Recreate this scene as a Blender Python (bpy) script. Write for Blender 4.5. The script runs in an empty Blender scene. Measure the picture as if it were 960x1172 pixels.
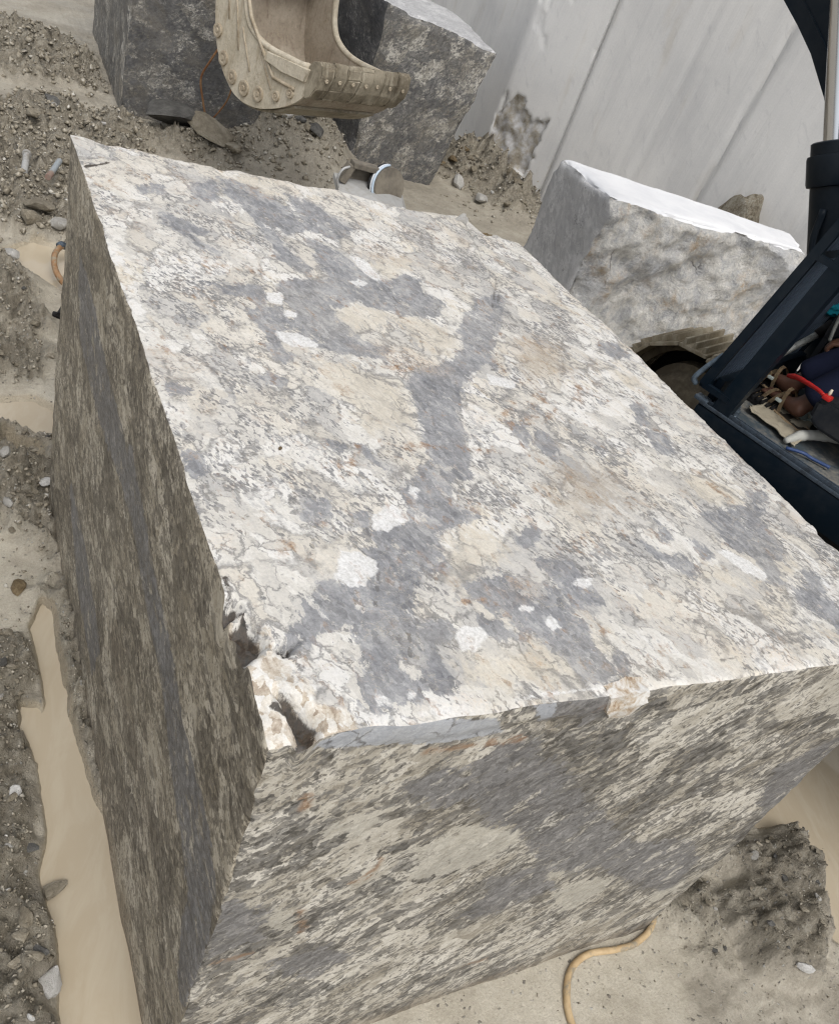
import bpy, bmesh, math, random
import numpy as np
from mathutils import Vector, Matrix

# ------------------------------------------------------------------ camera, sky, sun, exposure
SC = bpy.context.scene
COL = SC.collection
cam_data = bpy.data.cameras.new("camera")
cam_data.sensor_fit = 'HORIZONTAL'
cam_data.sensor_width = 36.0
cam_data.lens = 37.76
cam_data.clip_start = 0.05
cam_data.clip_end = 2000
cam = bpy.data.objects.new("camera", cam_data)
COL.objects.link(cam)
CR = ((0.86757566, 0.01408456, -0.49710572), (-0.38296254, 0.65661863, -0.64976278), (0.31725725, 0.75409125, 0.5750602))
cam.matrix_world = Matrix(((*CR[0], -0.42036), (*CR[1], -0.63528), (*CR[2], 2.28677), (0, 0, 0, 1)))
SC.camera = cam

SUN_EL, SUN_AZ = math.radians(56), math.radians(188)     # azimuth measured from +y towards +x
world = bpy.data.worlds.new("World")
SC.world = world
world.use_nodes = True
wn = world.node_tree.nodes
wl = world.node_tree.links
bg = wn["Background"]
sky = wn.new("ShaderNodeTexSky")
sky.sky_type = 'NISHITA'
sky.sun_disc = False
sky.sun_elevation = SUN_EL
sky.sun_rotation = SUN_AZ
sky.air_density = 1.0
sky.dust_density = 4.0
hs = wn.new("ShaderNodeHueSaturation")
hs.inputs['Saturation'].default_value = 0.28             # a thick even cloud deck
wl.new(sky.outputs[0], hs.inputs['Color'])
wl.new(hs.outputs[0], bg.inputs['Color'])
bg.inputs['Strength'].default_value = 0.15
sun_data = bpy.data.lights.new("sun", 'SUN')
sun_data.energy = 0.95
sun_data.angle = math.radians(35)
sun_data.color = (1.0, 0.98, 0.95)
sun = bpy.data.objects.new("sun", sun_data)
COL.objects.link(sun)
sd = Vector((math.sin(SUN_AZ) * math.cos(SUN_EL), math.cos(SUN_AZ) * math.cos(SUN_EL), math.sin(SUN_EL)))
sun.rotation_euler = sd.to_track_quat('Z', 'Y').to_euler()
SC.view_settings.view_transform = 'Standard'
SC.view_settings.look = 'None'
SC.view_settings.gamma = 1.0
SC.view_settings.exposure = 0.34
SC.cycles.use_denoising = True
SC.cycles.denoising_prefilter = 'NONE'
SC.cycles.denoising_input_passes = 'RGB_ALBEDO_NORMAL'
SC.cycles.use_adaptive_sampling = False
SC.cycles.pixel_filter_type = 'BLACKMAN_HARRIS'
SC.cycles.filter_width = 1.25
SC.cycles.max_bounces = 6
SC.cycles.diffuse_bounces = 3

R = random.Random(11)

# ------------------------------------------------------------------ numpy noise
def _hash(ix, iy, iz, seed):
    h = (ix.astype(np.int64) * 374761393 + iy.astype(np.int64) * 668265263 + iz.astype(np.int64) * 2147483647 + seed * 974634541) & 0xffffffff
    h = ((h ^ (h >> 13)) * 1274126177) & 0xffffffff
    h = ((h ^ (h >> 16)) * 2246822519) & 0xffffffff
    return ((h ^ (h >> 15)) & 0xffff) / 32767.5 - 1.0

def vnoise(x, y, z=None, seed=0):
    x = np.asarray(x, float); y = np.asarray(y, float)
    z = np.zeros_like(x) if z is None else np.asarray(z, float)
    fx, fy, fz = np.floor(x), np.floor(y), np.floor(z)
    ux, uy, uz = x - fx, y - fy, z - fz
    ux = ux * ux * (3 - 2 * ux); uy = uy * uy * (3 - 2 * uy); uz = uz * uz * (3 - 2 * uz)
    r = 0
    for a in (0, 1):
        for b in (0, 1):
            for c in (0, 1):
                w = (ux if a else 1 - ux) * (uy if b else 1 - uy) * (uz if c else 1 - uz)
                r = r + w * _hash(fx + a, fy + b, fz + c, seed)
    return r

def fbm(x, y, z=None, seed=0, octv=4, gain=0.5):
    r = 0; a = 1.0; s = 1.0
    for o in range(octv):
        r = r + a * vnoise(np.asarray(x) * s + 17.3 * o, np.asarray(y) * s - 9.1 * o, None if z is None else np.asarray(z) * s + 3.7 * o, seed + o)
        a *= gain; s *= 2.03
    return r

def sstep(a, b, x):
    t = np.clip((x - a) / (b - a), 0, 1)
    return t * t * (3 - 2 * t)

def poly_sd(px, py, poly):
    """signed distance (positive inside) of points to a polygon"""
    P = np.array(poly, float); Q = np.roll(P, -1, 0)
    d = np.full(px.shape, 1e9); ins = np.zeros(px.shape, bool)
    for (ax, ay), (bx, by) in zip(P, Q):
        ex, ey = bx - ax, by - ay
        t = np.clip(((px - ax) * ex + (py - ay) * ey) / (ex * ex + ey * ey + 1e-12), 0, 1)
        d = np.minimum(d, (px - ax - t * ex) ** 2 + (py - ay - t * ey) ** 2)
        if abs(ey) > 1e-12:
            c = ((ay > py) != (by > py)) & (px < ex * (py - ay) / ey + ax)
            ins ^= c
    d = np.sqrt(d)
    return np.where(ins, d, -d)

def line_d(px, py, pts):
    d = np.full(px.shape, 1e9)
    for (ax, ay), (bx, by) in zip(pts[:-1], pts[1:]):
        ex, ey = bx - ax, by - ay
        t = np.clip(((px - ax) * ex + (py - ay) * ey) / (ex * ex + ey * ey + 1e-12), 0, 1)
        d = np.minimum(d, (px - ax - t * ex) ** 2 + (py - ay - t * ey) ** 2)
    return np.sqrt(d)

def masks_poly(x, y, polys, soft):
    m = np.zeros(x.shape)
    for p in polys:
        a = np.array(p); lo = a.min(0) - 2 * soft; hi = a.max(0) + 2 * soft
        s = np.where((x > lo[0]) & (x < hi[0]) & (y > lo[1]) & (y < hi[1]))[0]
        if len(s):
            m[s] = np.maximum(m[s], np.clip(0.5 + poly_sd(x[s], y[s], p) / (2 * soft), 0, 1))
    return m

def masks_line(x, y, lines, w):
    m = np.zeros(x.shape)
    for p in lines:
        m = np.maximum(m, np.clip(1 - line_d(x, y, p) / w, 0, 1))
    return m

# ------------------------------------------------------------------ shader helper
class NT:
    def __init__(self, name, rough=0.8, spec=0.3):
        self.m = bpy.data.materials.new(name)
        self.m.use_nodes = True
        self.n = self.m.node_tree.nodes; self.l = self.m.node_tree.links
        self.b = self.n["Principled BSDF"]
        self.b.inputs['Roughness'].default_value = rough
        self.b.inputs['Specular IOR Level'].default_value = spec
    def put(self, sock, v):
        if v is None: return
        if hasattr(v, 'is_output') or isinstance(v, bpy.types.NodeSocket): self.l.new(v, sock)
        elif isinstance(v, tuple) and len(v) == 3 and sock.type == 'RGBA': sock.default_value = (*v, 1)
        else: sock.default_value = v
    def node(self, t, **k):
        n = self.n.new(t)
        for a, v in k.items(): setattr(n, a, v)
        return n
    def obj(self): return self.node('ShaderNodeTexCoord').outputs['Object']
    def uv(self): return self.node('ShaderNodeTexCoord').outputs['UV']
    def attr(self, name):
        n = self.node('ShaderNodeAttribute', attribute_name=name)
        s = self.node('ShaderNodeSeparateColor'); self.l.new(n.outputs['Color'], s.inputs[0])
        return s.outputs[0], s.outputs[1], s.outputs[2]
    def rnd(self): return self.node('ShaderNodeObjectInfo').outputs['Random']
    def map(self, v, rot=(0, 0, 0), scale=(1, 1, 1), loc=(0, 0, 0)):
        # rotate first, then stretch
        a = self.node('ShaderNodeMapping'); a.inputs['Rotation'].default_value = rot; a.inputs['Location'].default_value = loc
        self.put(a.inputs['Vector'], v)
        b = self.node('ShaderNodeMapping'); b.inputs['Scale'].default_value = scale
        self.l.new(a.outputs[0], b.inputs['Vector'])
        return b.outputs[0]
    def noise(self, v, scale, detail=4, rough=0.55, dist=0.0, col=False):
        n = self.node('ShaderNodeTexNoise'); self.put(n.inputs['Vector'], v)
        n.inputs['Scale'].default_value = scale; n.inputs['Detail'].default_value = detail
        n.inputs['Roughness'].default_value = rough; n.inputs['Distortion'].default_value = dist
        return n.outputs['Color'] if col else n.outputs['Fac']
    def vor(self, v, scale, feature='F1', out='Distance', rand=1.0):
        n = self.node('ShaderNodeTexVoronoi', feature=feature); self.put(n.inputs['Vector'], v)
        n.inputs['Scale'].default_value = scale; n.inputs['Randomness'].default_value = rand
        return n.outputs[out]
    def math(self, op, a, b=None, c=None, clamp=False):
        n = self.node('ShaderNodeMath', operation=op, use_clamp=clamp)
        self.put(n.inputs[0], a)
        if b is not None: self.put(n.inputs[1], b)
        if c is not None: self.put(n.inputs[2], c)
        return n.outputs[0]
    def vadd(self, a, b, s=1.0):
        k = self.node('ShaderNodeVectorMath', operation='SUBTRACT'); self.put(k.inputs[0], b); k.inputs[1].default_value = (0.5, 0.5, 0.5)
        n = self.node('ShaderNodeVectorMath', operation='MULTIPLY_ADD'); self.l.new(k.outputs[0], n.inputs[0])
        n.inputs[1].default_value = (s, s, s); self.put(n.inputs[2], a)
        return n.outputs[0]
    def step(self, v, lo, hi, a=0.0, b=1.0):
        n = self.node('ShaderNodeMapRange', interpolation_type='SMOOTHSTEP')
        self.put(n.inputs['Value'], v); self.put(n.inputs['From Min'], lo); self.put(n.inputs['From Max'], hi)
        self.put(n.inputs['To Min'], a); self.put(n.inputs['To Max'], b)
        return n.outputs[0]
    def mix(self, f, a, b, mode='MIX'):
        n = self.node('ShaderNodeMix', data_type='RGBA', blend_type=mode)
        self.put(n.inputs[0], f); self.put(n.inputs[6], a); self.put(n.inputs[7], b)
        return n.outputs[2]
    def ramp(self, v, stops):
        n = self.node('ShaderNodeValToRGB'); self.put(n.inputs[0], v)
        e = n.color_ramp.elements
        while len(e) < len(stops): e.new(0.5)
        for i, (p, c) in enumerate(stops): e[i].position = p; e[i].color = (*c, 1)
        return n.outputs[0]
    def bump(self, h, strength=0.5, dist=0.01):
        n = self.node('ShaderNodeBump'); n.inputs['Strength'].default_value = strength; n.inputs['Distance'].default_value = dist
        self.put(n.inputs['Height'], h); self.l.new(n.outputs[0], self.b.inputs['Normal'])
    def color(self, c): self.put(self.b.inputs['Base Color'], c)
    def rough(self, r): self.put(self.b.inputs['Roughness'], r)

def simple(name, col, rough=0.6, metal=0.0, spec=0.4, dirt=None, dirt_amt=0.4, scale=8.0):
    t = NT(name, rough, spec)
    t.b.inputs['Metallic'].default_value = metal
    if dirt:
        P = t.obj()
        n = t.noise(P, scale, 8, 0.65, 0.3)
        n2 = t.noise(P, scale * 7, 5, 0.6)
        f = t.math('MULTIPLY', t.step(t.math('ADD', n, t.math('MULTIPLY', n2, 0.35)), 0.55, 0.85), dirt_amt)
        t.color(t.mix(f, col, dirt))
        t.rough(t.step(f, 0.0, 0.6, rough, min(1, rough + 0.35)))
        t.bump(n2, 0.15, 0.004)
    else:
        t.color(col)
    return t.m

# ------------------------------------------------------------------ object helpers
def link(name, mesh, parent=None, loc=None, rot=None, scale=None):
    o = bpy.data.objects.new(name, mesh)
    COL.objects.link(o)
    if parent is not None: o.parent = parent
    if loc is not None: o.location = loc
    if rot is not None: o.rotation_euler = rot
    if scale is not None: o.scale = scale if hasattr(scale, '__len__') else (scale,) * 3
    return o

def tag(o, label, cat, group=None, kind=None):
    if label: o['label'] = label
    if cat: o['category'] = cat
    if group: o['group'] = group
    if kind: o['kind'] = kind
    return o

def thing(name, label, cat, loc=(0, 0, 0), rz=0.0, group=None):
    return tag(link(name, None, None, loc, (0, 0, rz)), label, cat, group)

def finish(bm, name, mat, smooth=False, angle=None):
    me = bpy.data.meshes.new(name)
    bmesh.ops.recalc_face_normals(bm, faces=bm.faces)
    bm.to_mesh(me); bm.free()
    if mat: me.materials.append(mat)
    if smooth:
        me.polygons.foreach_set('use_smooth', [True] * len(me.polygons))
        if angle is not None:
            me.set_sharp_from_angle(angle=math.radians(angle))
    return me

def part(name, bm, mat, parent=None, smooth=False, angle=None):
    return link(name, finish(bm, name, mat, smooth, angle), parent)

def box(bm, lo, hi, bev=0.0, rot=None, piv=None):
    """axis aligned box from lo to hi, optionally bevelled / rotated by a Matrix about piv"""
    c = [(a + b) / 2 for a, b in zip(lo, hi)]; s = [b - a for a, b in zip(lo, hi)]
    r = bmesh.ops.create_cube(bm, size=1.0)
    vs = r['verts']
    for v in vs: v.co = Vector((v.co.x * s[0] + c[0], v.co.y * s[1] + c[1], v.co.z * s[2] + c[2]))
    if bev > 0:
        es = list({e for v in vs for e in v.link_edges})
        nr = bmesh.ops.bevel(bm, geom=es, offset=bev, segments=2, profile=0.6, affect='EDGES')
        vs = list({v for f in nr['faces'] for v in f.verts} | {v for v in vs if v.is_valid})
    if rot is not None:
        p = Vector(piv if piv is not None else c)
        for v in vs: v.co = rot @ (v.co - p) + p
    return vs

def tube(bm, pts, rad, seg=8, cap=True, closed=False):
    pts = [Vector(p) for p in pts]
    n = len(pts)
    rads = rad if hasattr(rad, '__len__') else [rad] * n
    rings = []; up = None
    for i, p in enumerate(pts):
        a = pts[i - 1] if (i > 0 or closed) else p
        b = pts[(i + 1) % n] if (i < n - 1 or closed) else p
        d = (b - a).normalized()
        if up is None:
            up = Vector((0, 0, 1)) if abs(d.z) < 0.9 else Vector((1, 0, 0))
        s = d.cross(up)
        if s.length < 1e-5: s = d.orthogonal()
        s.normalize(); up = s.cross(d).normalized()
        rings.append([bm.verts.new(p + (s * math.cos(t) + up * math.sin(t)) * rads[i]) for t in [2 * math.pi * k / seg for k in range(seg)]])
    m = n if closed else n - 1
    for i in range(m):
        A, B = rings[i], rings[(i + 1) % n]
        for k in range(seg):
            bm.faces.new((A[k], A[(k + 1) % seg], B[(k + 1) % seg], B[k]))
    if cap and not closed:
        bm.faces.new(rings[0][::-1]); bm.faces.new(rings[-1])
    return rings

def smooth_path(pts, n=8):
    """Catmull-Rom through pts"""
    P = [Vector(p) for p in pts]; P = [P[0] * 2 - P[1]] + P + [P[-1] * 2 - P[-2]]
    out = []
    for i in range(1, len(P) - 2):
        for k in range(n):
            t = k / n
            a, b, c, d = P[i - 1], P[i], P[i + 1], P[i + 2]
            out.append(0.5 * ((2 * b) + (c - a) * t + (2 * a - 5 * b + 4 * c - d) * t * t + (3 * b - a - 3 * c + d) * t ** 3))
    out.append(P[-2])
    return out

def prism(bm, prof, axis, lo, hi):
    """extrude a 2-D profile (list of (a,b)) along axis 0/1/2 from lo to hi"""
    def at(a, b, c):
        return (c, a, b) if axis == 0 else ((a, c, b) if axis == 1 else (a, b, c))
    A = [bm.verts.new(at(a, b, lo)) for a, b in prof]; B = [bm.verts.new(at(a, b, hi)) for a, b in prof]
    n = len(prof)
    for i in range(n): bm.faces.new((A[i], A[(i + 1) % n], B[(i + 1) % n], B[i]))
    bm.faces.new(A[::-1]); bm.faces.new(B)
    return A + B

def lathe(bm, prof, origin=(0, 0, 0), axis=(0, 0, 1), seg=20):
    """prof: list of (radius, height) along axis"""
    q = Vector((0, 0, 1)).rotation_difference(Vector(axis).normalized())
    o = Vector(origin); rings = []
    for r, h in prof:
        rings.append([bm.verts.new(o + q @ Vector((r * math.cos(2 * math.pi * k / seg), r * math.sin(2 * math.pi * k / seg), h))) for k in range(seg)])
    for A, B in zip(rings[:-1], rings[1:]):
        for k in range(seg): bm.faces.new((A[k], A[(k + 1) % seg], B[(k + 1) % seg], B[k]))
    bm.faces.new(rings[0][::-1]); bm.faces.new(rings[-1])

def mesh_np(name, co, faces, mat=None, smooth=True, uv=None):
    me = bpy.data.meshes.new(name)
    co = np.asarray(co, np.float32); faces = np.asarray(faces, np.int32)
    k = faces.shape[1]
    me.vertices.add(len(co)); me.vertices.foreach_set('co', co.ravel())
    me.loops.add(faces.size); me.loops.foreach_set('vertex_index', faces.ravel())
    me.polygons.add(len(faces)); me.polygons.foreach_set('loop_start', np.arange(0, faces.size, k, dtype=np.int32))
    if smooth: me.polygons.foreach_set('use_smooth', np.ones(len(faces), bool))
    if uv is not None:
        l = me.uv_layers.new(name='face'); l.data.foreach_set('uv', np.asarray(uv, np.float32).ravel())
    me.update(calc_edges=True)
    me.validate()
    if mat:
        for m in (mat if isinstance(mat, (list, tuple)) else [mat]): me.materials.append(m)
    return me

def set_attr(me, name, r, g=None, b=None):
    a = me.attributes.new(name, 'FLOAT_COLOR', 'POINT')
    z = np.zeros_like(r)
    a.data.foreach_set('color', np.stack([r, z if g is None else g, z if b is None else b, np.ones_like(r)], 1).astype(np.float32).ravel())

def block_lattice(corners, n):
    """closed box surface on a lattice; corners[(i,j,k)] -> xyz; n = cells (nx,ny,nz)
    returns uvw (N,3), xyz (N,3), quads, quad face id (0 -x,1 +x,2 -y,3 +y,4 -z,5 +z)"""
    nx, ny, nz = n
    I, J, K = np.meshgrid(np.arange(nx + 1), np.arange(ny + 1), np.arange(nz + 1), indexing='ij')
    surf = (I == 0) | (I == nx) | (J == 0) | (J == ny) | (K == 0) | (K == nz)
    idx = -np.ones(surf.shape, np.int64); idx[surf] = np.arange(surf.sum())
    u = np.stack([I[surf] / nx, J[surf] / ny, K[surf] / nz], 1)
    C = np.zeros((2, 2, 2, 3))
    for k, v in corners.items(): C[k] = v
    xyz = 0
    for a in (0, 1):
        for b in (0, 1):
            for c in (0, 1):
                w = (u[:, 0] if a else 1 - u[:, 0]) * (u[:, 1] if b else 1 - u[:, 1]) * (u[:, 2] if c else 1 - u[:, 2])
                xyz = xyz + w[:, None] * C[a, b, c]
    Q = []; F = []
    def grid(g, flip, fid):
        q = np.stack([g[:-1, :-1], g[1:, :-1], g[1:, 1:], g[:-1, 1:]], -1).reshape(-1, 4)
        Q.append(q[:, ::-1] if flip else q); F.append(np.full(len(q), fid))
    grid(idx[0], True, 0); grid(idx[nx], False, 1)
    grid(idx[:, 0], False, 2); grid(idx[:, ny], True, 3)
    grid(idx[:, :, 0], True, 4); grid(idx[:, :, nz], False, 5)
    return u, xyz, np.concatenate(Q), np.concatenate(F)

def face_uv(xyz, quads, fid, fabric):
    """metre uv per loop: fabric[fid] = (axis a, axis b)"""
    uv = np.zeros((len(quads), 4, 2))
    for f in range(6):
        s = fid == f
        a, b = {0: (1, 2), 1: (1, 2), 2: (0, 2), 3: (0, 2), 4: (0, 1), 5: (0, 1)}[f]
        uv[s] = xyz[quads[s]][:, :, [a, b]]
    return uv

def edge_chip(u, size, seed, amp, reach, xyz, freq=9.0):
    """pull vertices near the edges of a block inwards by noise: worn, chipped arrises"""
    d = np.concatenate([u * size, (1 - u) * size], 1)             # distance to the six faces
    o = np.sort(d, 1); e = o[:, 1]
    nrm = np.zeros_like(xyz)
    for k in range(6):
        w = np.exp(-(d[:, k] / reach) ** 2)
        nrm[:, k % 3] += w * (1 if k < 3 else -1)
    n = fbm(xyz[:, 0] * freq, xyz[:, 1] * freq, xyz[:, 2] * freq, seed, 4)
    k = amp * (0.35 + np.clip(n, 0, 2) * 1.6) * np.exp(-(e / reach) ** 2)
    return nrm * k[:, None]

# ------------------------------------------------------------------ traced colour patches of the big block (metres on each face)
TOP_GREY = [
[(0.567,0.81),(0.674,0.853),(0.639,0.708),(0.579,0.569),(0.513,0.56),(0.535,0.688)],
[(0.393,1.999),(0.457,1.981),(0.573,1.85),(0.59,1.726),(0.518,1.668),(0.451,1.806),(0.395,1.875)],
[(1.02,1.389),(1.159,1.472),(1.032,1.267),(0.896,1.108),(0.896,1.174)],
[(0.605,1.956),(0.682,1.921),(0.751,1.778),(0.671,1.677),(0.605,1.771)],
[(0.605,0.317),(0.68,0.3),(0.696,0.193),(0.636,0.198)],
[(0.638,1.869),(0.668,1.804),(0.629,1.718),(0.591,1.736)],
[(0.583,1.654),(0.646,1.594),(0.666,1.543),(0.693,1.458),(0.746,1.444),(0.735,1.345),(0.717,1.259),(0.684,1.268),(0.651,1.278),(0.624,1.281),(0.612,1.319),(0.566,1.293),(0.516,1.251),(0.49,1.2),(0.521,1.146),(0.534,1.09),(0.585,1.069),(0.559,1.024),(0.494,1.029),(0.432,1.033),(0.38,1.066),(0.375,1.149),(0.403,1.213),(0.379,1.269),(0.397,1.345),(0.456,1.383),(0.494,1.392),(0.526,1.383),(0.579,1.43),(0.555,1.495)],
[(0.753,1.437),(0.835,1.512),(0.863,1.481),(0.841,1.386),(0.891,1.361),(0.825,1.263),(0.776,1.262),(0.721,1.268)],
[(0.278,1.189),(0.314,1.211),(0.365,1.221),(0.359,1.175),(0.37,1.134),(0.317,1.111),(0.3,1.027),(0.323,1.005),(0.288,0.962),(0.284,1.025),(0.285,1.106)],
[(0.946,1.303),(1.013,1.351),(1.138,1.441),(1.077,1.328),(0.977,1.191),(0.89,1.053),(0.814,1),(0.739,0.923),(0.69,0.84),(0.61,0.762),(0.561,0.724),(0.558,0.77),(0.58,0.894),(0.636,0.965),(0.705,1.001),(0.787,1.04),(0.849,1.108),(0.87,1.189)],
[(0.243,0.908),(0.283,0.9),(0.269,0.875),(0.236,0.883)],
[(0.43,1.825),(0.475,1.853),(0.473,1.678),(0.48,1.547),(0.528,1.47),(0.493,1.418),(0.446,1.492),(0.446,1.65)],
[(0.538,1.887),(0.559,1.873),(0.585,1.734),(0.556,1.705)],
[(0.167,1.685),(0.216,1.658),(0.235,1.638),(0.265,1.613),(0.237,1.578),(0.216,1.588),(0.234,1.526),(0.279,1.491),(0.26,1.474),(0.217,1.522),(0.184,1.578),(0.16,1.613)],
[(0.124,1.836),(0.205,1.885),(0.199,1.834),(0.134,1.802)],
[(0.29,1.915),(0.377,1.971),(0.348,1.847),(0.308,1.822),(0.283,1.861)],
[(0.178,1.311),(0.264,1.309),(0.342,1.32),(0.343,1.269),(0.311,1.233),(0.299,1.274),(0.238,1.26),(0.233,1.302)],
[(0.577,0.674),(0.628,0.686),(0.58,0.603),(0.519,0.536),(0.486,0.482),(0.543,0.445),(0.462,0.43),(0.429,0.415),(0.403,0.344),(0.407,0.313),(0.362,0.309),(0.318,0.262),(0.285,0.197),(0.292,0.177),(0.249,0.126),(0.215,0.095),(0.234,0.069),(0.23,0.036),(0.153,0.027),(0.144,0.039),(0.174,0.112),(0.182,0.164),(0.177,0.208),(0.196,0.258),(0.228,0.272),(0.269,0.308),(0.278,0.336),(0.261,0.359),(0.301,0.372),(0.288,0.392),(0.331,0.418),(0.392,0.432),(0.401,0.474),(0.414,0.527),(0.467,0.573),(0.524,0.622)],
[(0.113,0.241),(0.154,0.282),(0.194,0.272),(0.237,0.279),(0.271,0.292),(0.266,0.234),(0.222,0.21),(0.182,0.194),(0.141,0.198),(0.117,0.188),(0.088,0.162),(0.059,0.163),(0.082,0.191)],
[(0.427,0.253),(0.508,0.288),(0.531,0.252),(0.512,0.224),(0.547,0.207),(0.589,0.21),(0.604,0.246),(0.602,0.187),(0.602,0.165),(0.614,0.143),(0.601,0.083),(0.605,0.049),(0.652,0.07),(0.637,0.038),(0.589,0.026),(0.544,0.026),(0.545,0.076),(0.521,0.099),(0.512,0.147),(0.469,0.158),(0.485,0.177),(0.448,0.188),(0.433,0.217),(0.419,0.225)],
[(0.41,0.185),(0.449,0.167),(0.461,0.132),(0.437,0.122),(0.416,0.15)],
[(0.604,0.383),(0.65,0.407),(0.661,0.389),(0.621,0.357),(0.598,0.367)],
[(0.289,0.171),(0.343,0.178),(0.344,0.146),(0.302,0.125),(0.298,0.084),(0.308,0.047),(0.278,0.04),(0.244,0.057),(0.273,0.099)],
[(1.168,0.432),(1.238,0.45),(1.341,0.458),(1.334,0.398),(1.31,0.314),(1.276,0.279),(1.249,0.29),(1.227,0.238),(1.221,0.205),(1.179,0.216),(1.209,0.257),(1.188,0.302),(1.169,0.33),(1.164,0.385)],
[(0.912,0.346),(0.937,0.332),(0.956,0.306),(0.995,0.304),(0.993,0.263),(0.97,0.244),(0.954,0.273),(0.92,0.3)],
[(1.003,0.413),(1.015,0.381),(1.003,0.355),(0.982,0.36)],
[(1.24,0.187),(1.306,0.207),(1.314,0.232),(1.358,0.229),(1.317,0.163),(1.311,0.115),(1.357,0.038),(1.309,-0.002),(1.257,0.065),(1.238,0.098),(1.219,0.139)],
[(1.388,0.51),(1.438,0.509),(1.38,0.437),(1.342,0.438)],
[(1.237,0.765),(1.289,0.744),(1.243,0.661),(1.205,0.66)],
[(1.059,0.353),(1.089,0.307),(1.057,0.3)],
[(1.267,0.875),(1.301,0.871),(1.261,0.789),(1.228,0.787)],
[(1.252,0.762),(1.265,0.713),(1.226,0.663),(1.213,0.698)],
[(0.851,0.741),(0.88,0.731),(0.88,0.674),(0.851,0.64),(0.837,0.673)],
[(1.356,1.199),(1.452,1.221),(1.453,1.156),(1.37,1.136)],
[(-0.002,0.628),(0.022,0.633),(0.028,0.584),(0.007,0.566)],
[(0.013,0.847),(0.068,0.847),(0.057,0.824),(0.015,0.826)],
[(0.227,0.904),(0.289,0.899),(0.267,0.873),(0.229,0.887)],
[(0.366,0.67),(0.383,0.64),(0.398,0.59),(0.378,0.609)],
[(0.201,0.496),(0.244,0.496),(0.217,0.453),(0.179,0.446)],
[(0.307,0.678),(0.338,0.669),(0.313,0.638)],
[(0.278,0.452),(0.307,0.46),(0.284,0.418),(0.27,0.431)],
[(0.793,0.773),(0.839,0.764),(0.84,0.706),(0.799,0.693)],
]
TOP_WHITE = [
[(0.619,1.414),(0.657,1.441),(0.672,1.418),(0.638,1.389)],
[(0.676,1.584),(0.718,1.576),(0.736,1.469),(0.713,1.436),(0.687,1.493)],
[(0.315,1.104),(0.369,1.106),(0.411,1.064),(0.395,1.042),(0.333,1.039),(0.312,1.069)],
[(0.365,1.221),(0.398,1.198),(0.388,1.178),(0.361,1.183)],
[(0.339,1.3),(0.389,1.303),(0.374,1.238),(0.34,1.246)],
[(0.344,0.146),(0.378,0.168),(0.408,0.158),(0.407,0.132),(0.372,0.111),(0.344,0.111)],
[(0.538,0.158),(0.56,0.173),(0.567,0.148),(0.546,0.14)],
[(0.501,0.2),(0.541,0.196),(0.529,0.187),(0.502,0.189)],
[(0.217,0.362),(0.254,0.356),(0.276,0.333),(0.266,0.308),(0.229,0.276),(0.201,0.271),(0.184,0.3)],
[(0.31,0.451),(0.369,0.485),(0.387,0.44),(0.324,0.408),(0.297,0.417)],
[(0.428,0.545),(0.448,0.531),(0.427,0.504),(0.42,0.518)],
[(0.166,0.046),(0.185,0.046),(0.183,0.03),(0.164,0.03)],
[(0.211,0.05),(0.228,0.042),(0.215,0.031)],
[(1.095,0.324),(1.145,0.313),(1.182,0.276),(1.194,0.232),(1.171,0.217),(1.136,0.245),(1.114,0.297)],
[(1.363,0.229),(1.36,0.177),(1.342,0.187)],
[(0.848,0.99),(0.921,0.958),(0.902,0.923),(0.828,0.935)],
[(0.678,0.264),(0.715,0.253),(0.686,0.232),(0.657,0.242)],
]
TOP_CREAM = [
[(0.506,1.234),(0.566,1.293),(0.624,1.281),(0.677,1.251),(0.652,1.168),(0.576,1.155),(0.518,1.16)],
[(0.47,1.305),(0.495,1.302),(0.497,1.247),(0.47,1.242)],
[(0.644,1.261),(0.714,1.25),(0.817,1.245),(0.851,1.17),(0.777,1.039),(0.713,1.059),(0.691,1.175)],
[(0.71,1.555),(0.852,1.653),(0.898,1.586),(0.764,1.439),(0.733,1.487)],
[(0.385,0.987),(0.49,0.974),(0.577,0.906),(0.545,0.723),(0.403,0.705),(0.384,0.792)],
[(0.484,1.39),(0.602,1.367),(0.582,1.337),(0.517,1.356)],
[(0.38,1.983),(0.51,2.06),(0.598,2.03),(0.512,1.963),(0.397,1.906)],
[(0.453,0.397),(0.553,0.411),(0.571,0.343),(0.483,0.278),(0.416,0.268),(0.404,0.321)],
[(0.294,0.108),(0.356,0.1),(0.438,0.103),(0.502,0.108),(0.53,0.072),(0.548,0.031),(0.415,0.02),(0.313,0.035)],
[(0.644,0.147),(0.673,0.129),(0.663,0.075),(0.613,0.081)],
[(1.202,0.562),(1.346,0.585),(1.388,0.51),(1.34,0.468),(1.229,0.45),(1.182,0.481)],
[(1.083,0.16),(1.185,0.158),(1.157,0.114),(1.074,0.114)],
[(1.019,0.294),(1.088,0.248),(1.148,0.202),(1.054,0.21),(0.982,0.239)],
[(1.293,0.296),(1.339,0.266),(1.297,0.225),(1.244,0.237)],
[(1.165,0.113),(1.239,0.082),(1.226,0.053),(1.132,0.063)],
[(1.304,1.073),(1.415,1.041),(1.404,0.965),(1.286,0.954)],
[(1.369,1.453),(1.424,1.427),(1.452,1.378),(1.37,1.38)],
]
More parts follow.
